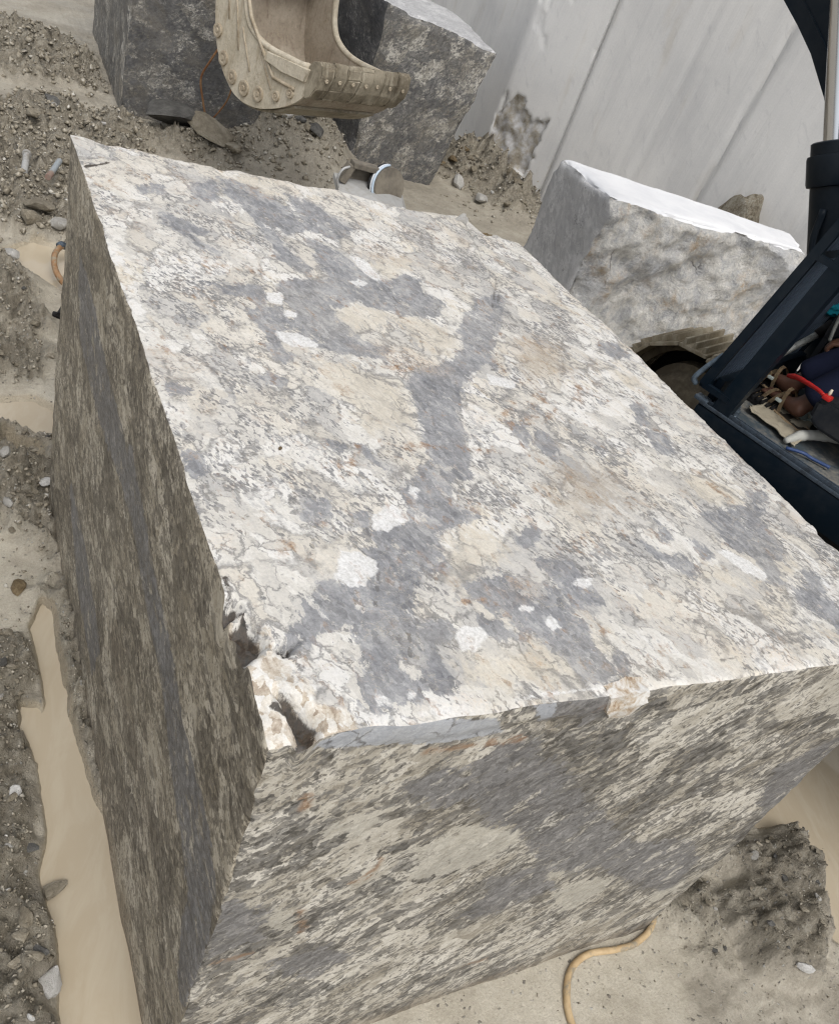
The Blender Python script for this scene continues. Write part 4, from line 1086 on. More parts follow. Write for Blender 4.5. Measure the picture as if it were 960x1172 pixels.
def stone(kind, x, y, r, label, group=None, sink=.25, name="stone", z=None, sc=None, rz=None):
    h = ground_h(x, y) if z is None else z
    o = link(name, R.choice(PROTO[kind]), None, (x, y, max(h, -.01) + r * (.62 - sink) * .9), (R.uniform(-.3, .3), R.uniform(-.3, .3), R.uniform(0, 6.3) if rz is None else rz),
             tuple(r * q for q in (sc or (R.uniform(.85, 1.25), R.uniform(.8, 1.1), R.uniform(.7, 1.1)))))
    return tag(o, label, "stone", group)
stone('b', -.132, 1.585, .040, "brown lumpy stone on pale mud left of the big block, the biggest one there")
stone('g', -.132, .535, .034, "grey brown stone jutting into the long puddle from the mud bank", sc=(1.3, .8, .8), rz=.3)
stone('d', -.035, 2.212, .035, "dark round stone at the edge of the rubble near the small left puddle")
stone('p', .010, 3.925, .075, "white angular stone at the left picture edge above the upper puddle", sc=(.8, 1.2, .8))
stone('p', -.165, .305, .038, "pale elongated stone standing in the dark mud bank at bottom left", sc=(.8, 1.5, .8), rz=-.5)
stone('p', -.205, .80, .022, "small bluish white pebble on the dark mud bank")
stone('p', .300, 4.28, .07, "white stone half hidden behind the far end of the big block", sc=(.8, 1.2, .8))
stone('g', .20, 4.45, .13, "flat grey slab of stone lying in the upper left rubble", sc=(.75, 1.5, .45), rz=.2)
stone('g', 1.50, 6.02, .20, "grey stone under the far left block, right of the larger dark boulder", sc=(1.0, .8, .6), name="stone")
stone('d', 1.27, 6.20, .26, "dark boulder wedged under the foot of the far left block", sc=(1.3, .8, .7), name="boulder", rz=.2)
stone('g', 1.66, 5.92, .10, "small pale grey stone next to the heap behind the big block")
stone('p', 3.91, 6.42, .085, "pale grey stone on the mud in front of the quarry wall, nearest the dark block", name="stone")
stone('p', 3.99, 6.10, .09, "whitish stone on the mud in front of the quarry wall, nearest the camera")
stone('p', 4.27, 6.62, .08, "pale stone touching the rubble at the buttress foot")
o = link("boulder", rock_mesh(777, 6, (1, .9, .95), .24, M_BOULDER), None, (5.28, 4.45, .45), (.1, .2, .6), (.52, .46, .66))
tag(o, "brown weathered boulder behind the white topped block at the wall foot", "boulder")
o = link("stone", rock_mesh(781, 3, (1, .8, .9), .3, M_ST_BROWN), None, (1.375, 2.005, BH - .055), (.3, .1, .5), (.048, .035, .055))
tag(o, "small brown broken stone at the notch in the back edge of the big block", "stone")
o = link("stone", rock_mesh(783, 3, (1, .8, .9), .3, M_ST_PALE), None, (1.285, 2.035, BH - .015), (.2, .1, .9), (.06, .035, .045))
tag(o, "bluish white lump on the back edge of the big block beside the brown one", "stone")
# flake hanging on the front edge
def flake_mesh():
    bm = bmesh.new()
    pr = [(.570, 1.322), (.612, 1.336), (.655, 1.326), (.668, 1.300), (.640, 1.268), (.600, 1.262), (.575, 1.288)]
    A = [bm.verts.new((x, .012, z)) for x, z in pr]
    B = [bm.verts.new((x * .92 + .62 * .08, -.018 + R.uniform(-.005, .005), z - .002)) for x, z in pr]
    c = bm.verts.new((.625, -.026, 1.300))
    n = len(pr)
    for i in range(n):
        bm.faces.new((A[i], A[(i + 1) % n], B[(i + 1) % n], B[i])); bm.faces.new((B[i], B[(i + 1) % n], c))
    bm.faces.new(A[::-1])
    bmesh.ops.subdivide_edges(bm, edges=bm.edges[:], cuts=2, use_grid_fill=True)
    for v in bm.verts: v.co += Vector((R.uniform(-1, 1), R.uniform(-1, 1), R.uniform(-1, 1))) * .0022
    t = NT("flake_stone", .7, .3); O = t.obj(); n_ = t.noise(O, 34, 6, .7, .5)
    t.color(t.ramp(n_, [(.30, (.16, .085, .04)), (.42, (.42, .34, .25)), (.55, (.62, .60, .56)), (.75, (.75, .75, .73))])); t.bump(n_, .5, .01)
    return finish(bm, "stone_flake", t.m, True, 35)
tag(link("stone_flake", flake_mesh()), "white and rusty stone flake clinging to the front top edge of the big block", "stone flake")

def scatter(area, n, rmin, rmax, kinds, label, group, seed):
    rr = random.Random(seed); done = 0; tries = 0
    while done < n and tries < n * 30:
        tries += 1
        x, y = rr.uniform(area[0], area[1]), rr.uniform(area[2], area[3])
        if 0 < x < 1.52 and -.05 < y < 2.1: continue
        h, pale, rub, pud = ground_fields(np.array([x]), np.array([y]))
        if pud[0] > .15 or rub[0] < rr.uniform(.25, .8): continue
        r = rmin + (rmax - rmin) * rr.random() ** 2.2
        stone(rr.choice(kinds), x, y, r, label, group, sink=.3); done += 1
scatter((-.34, -.05, .05, 1.45), 46, .010, .026, 'ggggdp', "small muddy stone in the dark mud bank left of the long puddle", "stones in the left mud bank", 1)
scatter((-.30, .06, 1.7, 2.5), 46, .013, .032, 'gggdpg', "small grey stone among the rubble left of the big block's middle", "stones in the middle left rubble", 2)
scatter((-.4, .28, 2.7, 4.2), 40, .016, .045, 'gggdg', "muddy stone in the rubble around the small upper left puddles", "stones around the upper left puddles", 3)
scatter((-.2, .95, 4.25, 6.2), 60, .025, .075, 'ggggpd', "muddy stone in the rubble slope at upper left", "stones in the upper left rubble slope", 4)
scatter((1.7, 2.5, 5.7, 6.9), 36, .03, .09, 'gggpd', "grey stone on the rubble heap between the two dark blocks", "stones on the heap between the dark blocks", 5)
scatter((3.75, 4.6, 5.9, 7.3), 44, .03, .075, 'gggbp', "rubble stone at the foot of the sawn quarry buttress", "stones at the buttress foot", 6)
scatter((1.45, 1.85, -.34, .1), 12, .006, .016, 'gggpd', "small stone on the wet mud between the hose and the mound", "stones between hose and mound", 8)
scatter((1.7, 2.4, -.33, .25), 40, .008, .024, 'gggpd', "small stone in the grey mud mound at the front right", "stones in the front right mound", 7)

# fine gravel: too many to count, one object per kind of ground
def gravel(n, seed):
    rr = np.random.default_rng(seed)
    V = []; F = []; base = np.array([(1, 0, 0), (-1, 0, 0), (0, 1, 0), (0, -1, 0), (0, 0, 1), (0, 0, -1)], float)
    fc = np.array([(0, 2, 4), (2, 1, 4), (1, 3, 4), (3, 0, 4), (2, 0, 5), (1, 2, 5), (3, 1, 5), (0, 3, 5)])
    areas = [((-.45, .03, -.3, 1.5), 4200, .0025, .009), ((-.4, .08, 1.6, 4.2), 2600, .004, .016), ((-.3, 1.1, 4.1, 6.6), 4600, .007, .030), ((-.6, .95, 6.6, 8.3), 1500, .010, .04),
             ((1.55, 2.6, -.45, .3), 2000, .002, .006), ((.8, 1.75, -.5, .02), 420, .002, .005), ((1.3, 2.7, 5.6, 7.0), 1800, .010, .032), ((3.6, 4.75, 5.6, 7.5), 1500, .006, .028)]
    off = 0
    for (x0, x1, y0, y1), m, r0, r1 in areas:
        x = rr.uniform(x0, x1, m * 3); y = rr.uniform(y0, y1, m * 3)
        h, pale, rub, pud = ground_fields(x, y)
        ok = (pud < .1) & (rub + .10 > rr.random(m * 3)) & ~((x > 0) & (x < 1.5) & (y > -.0) & (y < 2.05))
        x, y, h = x[ok][:m], y[ok][:m], h[ok][:m]
        k = len(x); r = r0 + (r1 - r0) * rr.random(k) ** 3
        a = rr.uniform(0, 6.28, k); jig = rr.uniform(.6, 1.3, (k, 6, 1))
        p = base[None] * jig * np.stack([r, r * rr.uniform(.6, 1, k), r * rr.uniform(.4, .9, k)], 1)[:, None, :]
        p += rr.normal(0, .18, p.shape) * r[:, None, None]
        ca, sa = np.cos(a)[:, None], np.sin(a)[:, None]
        q = np.stack([p[..., 0] * ca - p[..., 1] * sa + x[:, None], p[..., 0] * sa + p[..., 1] * ca + y[:, None], p[..., 2] + h[:, None] + .2 * r[:, None]], -1)
        V.append(q.reshape(-1, 3)); F.append((fc[None] + (np.arange(k) * 6)[:, None, None] + off).reshape(-1, 3)); off += 6 * k
    t = NT("gravel_stone", .75, .3); O = t.obj()
    c = t.vor(O, 55, 'F1', 'Color'); s = t.node('ShaderNodeSeparateColor'); t.l.new(c, s.inputs[0])
    t.color(t.ramp(s.outputs[0], [(0, (.14, .12, .088)), (.5, (.265, .235, .18)), (.9, (.36, .33, .27)), (1, (.50, .485, .44))]))
    me = mesh_np("gravel", np.concatenate(V), np.concatenate(F), t.m, False)
    tag(link("gravel", me), None, None, None, 'stuff')
gravel(0, 5)

# ------------------------------------------------------------------ excavator (local frame: x right, y forward, z up)
M_PAINT = simple("navy_black_paint", (.0035, .0085, .0145), .42, 0, .16, (.05, .05, .05), .16, 5)
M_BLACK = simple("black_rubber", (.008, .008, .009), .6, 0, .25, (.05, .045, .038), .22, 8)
M_EDGE = simple("scuffed_sill_metal", (.10, .13, .165), .38, .5, .5, (.03, .035, .04), .8, 30)
M_FLOOR = simple("dusty_cab_floor", (.05, .065, .075), .6, 0, .35, (.23, .21, .175), .85, 9)
M_CHROME = simple("chrome_rod", (.62, .63, .65), .16, 1.0, .5)
M_MUDSTEEL = simple("mud_caked_steel", (.24, .20, .135), .85, 0, .15, (.42, .375, .285), .9, 9)
M_DARKMUD = simple("dark_muddy_steel", (.13, .108, .078), .8, 0, .2, (.25, .215, .155), .9, 7)
def bucket_mat(name, a, b, c):
    t = NT(name, .75, .2); O = t.obj()
    n = t.noise(O, 3.5, 8, .7, .4); s_ = t.noise(t.map(O, (0, 0, 0), (5, 5, .8)), 5, 7, .7, .3); f = t.noise(O, 45, 6, .75); m = t.noise(O, 11, 8, .75, .8)
    col = t.mix(t.step(n, .4, .62), a, b)
    col = t.mix(t.math('MULTIPLY', t.step(s_, .5, .66), .55), col, c)
    col = t.mix(t.math('MULTIPLY', t.step(m, .56, .66), .6), col, t.mix(f, (.20, .155, .10), (.42, .37, .28)))
    col = t.mix(.6, col, t.mix(1.0, col, t.ramp(f, [(.3, (.65, .65, .65)), (.5, (1, 1, 1)), (.7, (1.2, 1.2, 1.2))]), 'MULTIPLY'))
    t.color(col); t.bump(t.math('ADD', t.math('MULTIPLY', m, .7), t.math('MULTIPLY', f, .5)), .6, .012)
    return t.m
M_BUCKET = bucket_mat("dusty_bucket_steel", (.53, .48, .385), (.43, .38, .29), (.33, .265, .18))
M_BUCKIN = bucket_mat("bucket_inner_steel", (.37, .32, .255), (.29, .245, .19), (.17, .125, .09))
M_LIP = bucket_mat("worn_wet_lip_steel", (.30, .265, .20), (.17, .145, .105), (.42, .38, .30))
M_GLASS = NT("tinted_glass", .05, .5); M_GLASS.b.inputs['Transmission Weight'].default_value = .9; M_GLASS.color((.5, .6, .6)); M_GLASS = M_GLASS.m
M_SLAT = simple("guard_mesh_blue_grey", (.075, .10, .135), .45, .2, .4)

EXC_RZ = math.radians(21)
exc = thing("excavator", "dark navy excavator with muddy tracks, seen through its open cab side at the right edge", "excavator", (1.888, 1.151, 0), EXC_RZ)
EZ = 1.17
# --- tracks
def shoe_mesh(w):
    bm = bmesh.new()
    box(bm, (-w / 2, -.080, -.014), (w / 2, .080, .006), .004)
    for y in (-.056, .0, .056):
        prism(bm, [(y - .010, .004), (y + .010, .004), (y + .006, .038), (y - .006, .038)], 0, -w / 2 + .004, w / 2 - .004)
    return finish(bm, "track_shoe", M_MUDSTEEL)
def make_track(l0, l1, name_lbl):
    w = l1 - l0; c = (l0 + l1) / 2; r = .365; zc = .425; yf, yr = .60, -.42
    bm = bmesh.new()                                         # the track frame
    prism(bm, [(-.38, .24), (.36, .20), (.48, .28), (.53, .42), (.48, .56), (.38, .63), (.24, .65), (-.28, .65), (-.40, .46)], 0, c - .12, c + .13)
    prism(bm, [(-.33, .53), (.34, .53), (.42, .56), (.34, .605), (-.33, .605)], 0, c - .185, c + .18)
    prism(bm, [(-.33, .38), (.38, .38), (.45, .42), (.38, .455), (-.33, .455)], 0, c - .195, c + .19)
    bmesh.ops.bevel(bm, geom=bm.edges[:], offset=.008, segments=1, affect='EDGES')
    tr = part("track", bm, M_DARKMUD, exc, True, 35)
    bm = bmesh.new(); lathe(bm, [(.05, -.11), (.16, -.11), (.18, -.09), (.20, -.06), (.24, -.05), (.24, .05), (.20, .06), (.18, .09), (.16, .11), (.05, .11)], (c, yf, zc), (1, 0, 0), 28)
    part("idler_wheel", bm, M_DARKMUD, tr, True, 35)
    bm = bmesh.new()
    lathe(bm, [(.05, -.12), (.19, -.12), (.20, -.05), (.27, -.03), (.27, .03), (.20, .05), (.19, .12), (.05, .12)], (c, yr, zc), (1, 0, 0), 24)
    part("drive_sprocket", bm, M_DARKMUD, tr, True, 35)
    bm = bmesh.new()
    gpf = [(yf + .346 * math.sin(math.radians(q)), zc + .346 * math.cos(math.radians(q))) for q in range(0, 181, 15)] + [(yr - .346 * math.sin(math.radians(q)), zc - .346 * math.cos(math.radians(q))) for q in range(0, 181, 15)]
    prism(bm, gpf, 0, c + .150, c + .165); part("track_shade_plate", bm, M_BLACK, tr)  # added black plate, stands in for the shade between shoes and frame
    for k in range(4):
        bm = bmesh.new(); lathe(bm, [(.03, -.13), (.07, -.13), (.085, -.08), (.065, -.06), (.065, .06), (.085, .08), (.07, .13), (.03, .13)], (c, -.30 + k * .24, .155), (1, 0, 0), 14)
        part("track_roller", bm, M_DARKMUD, tr, True, 35)
    sm = shoe_mesh(w)
    Ls = yf - yr; per = 2 * Ls + 2 * math.pi * r; n = 26
    for k in range(n):
        s = per * (k + .35) / n
        if s < Ls: y, z, a = yr + s, zc + r - .012 * math.sin(math.pi * s / Ls), 0
        elif s < Ls + math.pi * r:
            q = (s - Ls) / r; y, z, a = yf + r * math.sin(q), zc + r * math.cos(q), -q
        elif s < 2 * Ls + math.pi * r: y, z, a = yf - (s - Ls - math.pi * r), zc - r, math.pi
        else:
            q = (s - 2 * Ls - math.pi * r) / r; y, z, a = yr - r * math.sin(q), zc - r * math.cos(q), math.pi - q
        link("track_shoe", sm, tr, (c, y, z), (a, 0, 0))
    bm = bmesh.new()                                          # inner chain running under the shoes
    prof_o, prof_i = [], []
    for k in range(60):
        s = per * k / 60
        if s < Ls: y, z, ny, nz = yr + s, zc + r, 0, 1
        elif s < Ls + math.pi * r: q = (s - Ls) / r; y, z, ny, nz = yf + r * math.sin(q), zc + r * math.cos(q), math.sin(q), math.cos(q)
        elif s < 2 * Ls + math.pi * r: y, z, ny, nz = yf - (s - Ls - math.pi * r), zc - r, 0, -1
        else: q = (s - 2 * Ls - math.pi * r) / r; y, z, ny, nz = yr - r * math.sin(q), zc - r * math.cos(q), -math.sin(q), -math.cos(q)
        prof_o.append((y - ny * .012, z - nz * .012)); prof_i.append((y - ny * .055, z - nz * .055))
    for l in (c - .075, c + .045):
        A = [[bm.verts.new((x, *p)) for p in pr] for x in (l, l + .03) for pr in (prof_o, prof_i)]
        for i in range(60):
            j = (i + 1) % 60
            bm.faces.new((A[0][i], A[0][j], A[1][j], A[1][i])); bm.faces.new((A[2][i], A[3][i], A[3][j], A[2][j]))
            bm.faces.new((A[0][i], A[2][i], A[2][j], A[0][j])); bm.faces.new((A[1][i], A[1][j], A[3][j], A[3][i]))
    part("track_chain", bm, M_DARKMUD, tr)
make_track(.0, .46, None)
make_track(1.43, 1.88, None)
bm = bmesh.new()
prism(bm, [(-.45, .42), (.1, .42), (.2, .52), (.1, .66), (-.45, .66)], 0, .40, 1.50)
lathe(bm, [(.5, .68), (.52, .70), (.52, .86), (.5, .90)], (.94, -.35, 0), (0, 0, 1), 32)
part("undercarriage", bm, M_DARKMUD, exc, True, 35)
# --- upper frame and body
bm = bmesh.new()
box(bm, (.02, -2.25, .90), (1.88, -.03, 1.03), .015)
part("upper_frame", bm, M_BLACK, exc)
bm = bmesh.new()
box(bm, (-.01, -1.62, 1.03), (.86, .03, EZ - .012), .014)
part("cab_skirt", bm, M_PAINT, exc, True, 35)
bm = bmesh.new()
prism(bm, [(-1.66, 1.04), (-1.66, 1.85), (-1.72, 1.92), (-2.15, 1.90), (-2.25, 1.8), (-2.25, 1.04)], 0, .03, 1.86)
bmesh.ops.bevel(bm, geom=bm.edges[:], offset=.035, segments=2, affect='EDGES')
eh = part("engine_hood", bm, M_PAINT, exc, True, 40)
for k in range(9):
    bm = bmesh.new(); box(bm, (.015, -2.15 + k * .05, 1.35), (.035, -2.125 + k * .05, 1.75), .004); part("vent_slat", bm, M_BLACK, eh)
bm = bmesh.new()
prof = [(.0, -2.25), (1.9, -2.25), (1.9, -2.35), (1.6, -2.55), (.95, -2.64), (.3, -2.55), (.0, -2.35)]
prism(bm, prof, 2, .95, 1.95); bmesh.ops.bevel(bm, geom=bm.edges[:], offset=.04, segments=2, affect='EDGES')
part("counterweight", bm, M_PAINT, exc, True, 40)
bm = bmesh.new(); box(bm, (1.42, -1.6, 1.04), (1.88, -.05, 1.72), .04); part("fuel_tank", bm, M_PAINT, exc, True, 40)
# --- cab: floor, sill, pillars, guard
bm = bmesh.new(); box(bm, (.055, -1.55, EZ - .016), (.82, -.02, EZ - .008)); fl = part("cab_floor", bm, M_FLOOR, exc)
bm = bmesh.new()
box(bm, (-.010, -1.6, EZ - .010), (-.003, .025, EZ + .002), .002); box(bm, (.016, -1.6, EZ - .010), (.022, .02, EZ + .008), .002); box(bm, (.048, -1.6, EZ - .012), (.054, .0, EZ + .001), .002)
part("door_sill", bm, M_EDGE, exc, True, 35)
bm = bmesh.new()
for y in (-.09, -.55, -1.02):
    lathe(bm, [(.0055, 0), (.0055, .004), (.003, .006), (.0005, .006)], (.045, y, EZ - .003), (0, 0, 1), 8)
part("sill_bolt", bm, M_EDGE, exc)
def beam(bm, a, b, w, d, fwd=(0, 1, 0)):
    """rectangular bar from a to b; w across, d along fwd"""
    a, b = Vector(a), Vector(b); t = (b - a).normalized(); s = t.cross(Vector(fwd)).normalized(); f = s.cross(t).normalized()
    vs = []
    for p in (a, b):
        vs.append([bm.verts.new(p + s * (i * w / 2) + f * (j * d / 2)) for i, j in ((-1, -1), (1, -1), (1, 1), (-1, 1))])
    for k in range(4): bm.faces.new((vs[0][k], vs[0][(k + 1) % 4], vs[1][(k + 1) % 4], vs[1][k]))
    bm.faces.new(vs[0][::-1]); bm.faces.new(vs[1])
PT = Vector((.03, -.34, 2.78))                                # top of the left front pillar
def pil(x, t): return Vector((x, -.050 + (-.225) * t, EZ + (2.78 - EZ) * t))
bm = bmesh.new(); beam(bm, pil(.022, 0), pil(.022, 1), .05, .062); pl_ = part("front_pillar", bm, M_PAINT, exc)
bm = bmesh.new(); beam(bm, pil(.80, 0), pil(.80, 1), .06, .08); part("front_pillar", bm, M_PAINT, exc)
bm = bmesh.new(); beam(bm, (.03, -1.55, EZ), (.03, -1.5, 2.78), .07, .09); part("rear_pillar", bm, M_PAINT, exc)
bm = bmesh.new(); beam(bm, (.80, -1.55, EZ), (.80, -1.5, 2.78), .07, .09); part("rear_pillar", bm, M_PAINT, exc)
bm = bmesh.new(); box(bm, (-.02, -1.6, 2.76), (.86, -.28, 2.86), .03); part("cab_roof", bm, M_PAINT, exc, True, 40)
bm = bmesh.new(); box(bm, (.03, -1.585, EZ), (.82, -1.545, 1.95), .01); part("rear_panel", bm, M_BLACK, exc)
bm = bmesh.new(); box(bm, (.835, -1.5, EZ), (.852, -.07, 1.80), .004); part("side_panel", bm, M_BLACK, exc)
bm = bmesh.new(); box(bm, (.07, -1.575, 1.96), (.77, -1.567, 2.74)); part("rear_window", bm, M_GLASS, exc)
bm = bmesh.new(); box(bm, (.838, -1.5, 1.81), (.844, -.30, 2.74)); part("side_window", bm, M_GLASS, exc)
bm = bmesh.new(); box(bm, (.05, -.0, EZ - .01), (.80, .03, EZ + .08), .006); part("front_cowl", bm, M_PAINT, exc, True, 40)
# falling-object guard in front of the windscreen
def gp(x, t): return pil(x, t) + Vector((0, .105 - .05 * t, .0))
bm = bmesh.new()
for x in (.005, .82): beam(bm, gp(x, .03), gp(x, 1.02), .022, .030)
for t in (.03, .35, .68, 1.02): beam(bm, gp(.005, t), gp(.82, t), .03, .022, (0, .2, 1))
for t in (.03, .35, .68):
    for x in (.005, .82): beam(bm, gp(x, t), pil(x, t), .02, .02, (0, 0, 1))
gd = part("front_guard", bm, M_PAINT, exc)
def slat_mesh(L):
    bm = bmesh.new(); box(bm, (-.0025, -.005, -L / 2), (.0025, .005, L / 2)); return finish(bm, "guard_slat", M_SLAT)
gdir = (gp(.4, 1) - gp(.4, 0)); gl = gdir.length; tilt = math.atan2(-gdir.y, gdir.z)
sm = slat_mesh(gl * .98)
for k in range(30):
    link("guard_slat", sm, gd, gp(.03 + k * .0265, .515), (tilt, 0, 0))
bm = bmesh.new(); box(bm, (-.40, -.003, -.003), (.40, .003, .003)); sm = finish(bm, "guard_crosswire", M_SLAT)
for k in range(46):
    link("guard_crosswire", sm, gd, gp(.413, .05 + k * .0212) + Vector((0, .008, 0)), (tilt, 0, 0))
# grab bar at the foot of the guard
bm = bmesh.new(); tube(bm, smooth_path([(.02, .075, EZ + .028), (.012, .088, EZ + .045), (.014, .075, EZ + .09), (.022, .045, EZ + .16)], 6), .0095, 8)
part("grab_bar", bm, simple("pale_blue_grey_tube", (.15, .20, .25), .5, .2, .5, (.05, .06, .07), .6, 40), exc, True)
bm = bmesh.new(); box(bm, (-.010, .0, EZ - .005), (.03, .050, EZ + .010), .004); part("guard_bracket", bm, M_EDGE, exc)
# --- inside the cab
bm = bmesh.new()
box(bm, (.22, -1.30, EZ + .36), (.72, -.72, EZ + .48), .05); box(bm, (.24, -1.22, EZ), (.70, -.78, EZ + .35), .03)
st = part("seat", bm, M_BLACK, exc, True, 40)
bm = bmesh.new(); box(bm, (.22, -1.42, EZ + .46), (.72, -1.28, EZ + 1.12), .05); part("backrest", bm, M_BLACK, st, True, 40)
M_CONS = simple("console_plastic", (.012, .014, .018), .5, 0, .35, (.06, .056, .05), .25, 12)
bm = bmesh.new()
prism(bm, [(-.95, EZ + .07), (-.30, EZ + .07), (-.262, EZ + .09), (-.255, EZ + .155), (-.29, EZ + .170), (-.95, EZ + .235)], 0, .165, .345)
bmesh.ops.bevel(bm, geom=bm.edges[:], offset=.012, segments=2, affect='EDGES')
cons = part("control_console", bm, M_CONS, exc, True, 40)
bm = bmesh.new(); box(bm, (.62, -.95, EZ + .02), (.80, -.25, EZ + .55), .02); part("control_console", bm, M_CONS, exc, True, 40)
bm = bmesh.new()
for k in range(6): box(bm, (.185, -.46 + k * .022, EZ + .184), (.33, -.45 + k * .022, EZ + .194), .002)
part("console_rib", bm, M_CONS, cons)
M_RED = simple("red_lever_plastic", (.50, .016, .013), .5, 0, .35, (.22, .02, .018), .5, 40)
bm = bmesh.new()
tube(bm, smooth_path([(.175, -.262, EZ + .176), (.19, -.235, EZ + .176), (.225, -.190, EZ + .165), (.265, -.14, EZ + .150), (.300, -.102, EZ + .128)], 6), [.007] * 10 + [.008] * 5 + [.009] * 5 + [.010, .010, .009, .008, .007], 8)
part("safety_lever", bm, M_RED, exc, True)
bm = bmesh.new(); box(bm, (.160, -.292, EZ + .168), (.192, -.262, EZ + .184), .005); part("lever_catch", bm, M_RED, exc, True, 40)
bm = bmesh.new(); lathe(bm, [(.004, 0), (.006, .01), (.004, .022)], (.176, -.275, EZ + .183), (0, 0, 1), 8); part("catch_pin", bm, simple("cream_plastic", (.62, .55, .42), .5), exc, True)
M_BAR = simple("grey_worn_bar", (.30, .31, .29), .5, .3, .5, (.12, .12, .11), .7, 40)
bm = bmesh.new(); tube(bm, smooth_path([(.455, .055, EZ + .0), (.452, .050, EZ + .03), (.462, .040, EZ + .055), (.53, .0, EZ + .14), (.60, -.038, EZ + .218)], 6), .0125, 10)
lv = part("travel_lever", bm, M_BAR, exc, True)
bm = bmesh.new(); tube(bm, [(.597, -.036, EZ + .215), (.625, -.055, EZ + .27)], .018, 10); part("lever_grip", bm, M_BLACK, lv, True)
bm = bmesh.new()
for x in (.30, .46):
    for k in range(7): box(bm, (x - .055, -.02 - k * .019, EZ + .010), (x + .055, -.008 - k * .019, EZ + .022), .003)
    box(bm, (x - .05, -.15, EZ - .005), (x + .05, -.005, EZ + .010))
part("foot_pedal", bm, M_BLACK, exc)
bm = bmesh.new()
for (x, y) in ((.10, -.04), (.135, -.055), (.09, -.075)): lathe(bm, [(.012, 0), (.012, .012), (.006, .016), (.0005, .016)], (x, y, EZ - .008), (0, 0, 1), 10)
part("floor_bolt", bm, M_EDGE, fl, True, 40)
# monitor with a grey rim and wiring
bm = bmesh.new(); box(bm, (.47, -.112, EZ + .255), (.62, -.085, EZ + .36), .01); box(bm, (.53, -.095, EZ), (.56, -.075, EZ + .27))
part("monitor", bm, M_CONS, exc, True, 40)
bm = bmesh.new(); tube(bm, smooth_path([(.462, -.116, EZ + .255), (.455, -.108, EZ + .30), (.452, -.102, EZ + .345), (.462, -.10, EZ + .366), (.52, -.098, EZ + .372)], 6), .006, 8); part("monitor_rim", bm, M_BAR, exc, True)
bm = bmesh.new(); tube(bm, smooth_path([(.07, -.28, EZ), (.09, -.33, EZ + .01), (.11, -.36, EZ + .004), (.12, -.42, EZ + .008)], 5), .006, 6)
part("loose_cable", bm, simple("blue_cable", (.03, .06, .16), .5), fl, True)

# --- boom, cylinders, stick, bucket
bm = bmesh.new()
under = [(-.28, 1.20), (-.08, 1.34), (.14, 1.54), (.345, 1.81), (.438, 1.922), (.551, 2.041), (.685, 2.153), (.788, 2.219), (.885, 2.274), (1.3, 2.48), (2.0, 2.80), (2.9, 3.02), (3.5, 3.10)]
upper = [(3.62, 3.22), (3.5, 3.36), (2.6, 3.42), (1.7, 3.32), (1.0, 3.05), (.45, 2.62), (.0, 2.05), (-.30, 1.55), (-.36, 1.32)]
vs = prism(bm, under + upper, 0, 1.06, 1.38)
bmesh.ops.bevel(bm, geom=[e for e in bm.edges if abs(e.verts[0].co.x - e.verts[1].co.x) < 1e-6], offset=.012, segments=2, affect='EDGES')
boom = part("boom", bm, M_PAINT, exc, True, 35)
bm = bmesh.new()
prism(bm, [(a + .004, b - .006) for a, b in under] + [(a - .02, b + .045) for a, b in under[::-1]], 0, 1.045, 1.075)
part("boom_flange", bm, M_PAINT, boom, True, 35)
cb, ct_ = Vector((.965, -.10, 1.10)), Vector((.965, .372, 1.885)); cd_ = (ct_ - cb).normalized()
bm = bmesh.new()
Lb = (ct_ - cb).length
lathe(bm, [(.05, -.08), (.085, -.02), (.085, Lb - .115), (.098, Lb - .112), (.101, Lb - .10), (.101, Lb - .01), (.098, Lb), (.088, Lb + .002), (.088, Lb + .045), (.080, Lb + .05), (.05, Lb + .05)], cb, cd_, 28)
cy = part("boom_cylinder", bm, M_PAINT, exc, True, 35)
bm = bmesh.new(); lathe(bm, [(.046, 0), (.046, 1.05)], cb + cd_ * Lb, cd_, 24); part("cylinder_rod", bm, M_CHROME, cy, True, 35)
bm = bmesh.new(); tube(bm, smooth_path([cb + Vector((-.10, .02, .05)), cb + Vector((-.10, .10, .25)), cb + cd_ * .55 + Vector((-.11, .03, -.01)), cb + cd_ * .72 + Vector((-.095, .0, 0))], 6), .014, 8); part("hydraulic_pipe", bm, M_PAINT, cy, True)
bm = bmesh.new(); lathe(bm, [(.012, 0), (.018, .004), (.018, .03), (.010, .034)], cb + cd_ * .56 + Vector((-.12, -.0, 0)), (-1, 0, 0), 10); part("pipe_fitting", bm, M_EDGE, cy, True, 40)
cb2 = cb + Vector((.51, 0, 0))
bm = bmesh.new(); lathe(bm, [(.05, -.08), (.085, -.02), (.085, Lb - .1), (.10, Lb - .1), (.10, Lb), (.05, Lb + .04)], cb2, cd_, 24); cy2 = part("boom_cylinder", bm, M_PAINT, exc, True, 35)
bm = bmesh.new(); lathe(bm, [(.046, 0), (.046, 1.05)], cb2 + cd_ * Lb, cd_, 24); part("cylinder_rod", bm, M_CHROME, cy2, True, 35)
bm = bmesh.new()
prism(bm, [(3.35, 3.75), (3.6, 3.8), (3.75, 3.3), (4.16, 1.95), (4.20, 1.72), (4.10, 1.64), (3.98, 1.72), (3.45, 3.0), (3.28, 3.3)], 0, 1.10, 1.34)
stick = part("stick", bm, M_PAINT, exc)
bm = bmesh.new(); beam(bm, (1.22, 4.02, 2.35), (1.22, 4.38, 2.05), .16, .05); beam(bm, (1.22, 4.38, 2.05), (1.22, 4.36, 1.66), .16, .05); part("bucket_linkage", bm, M_PAINT, exc)
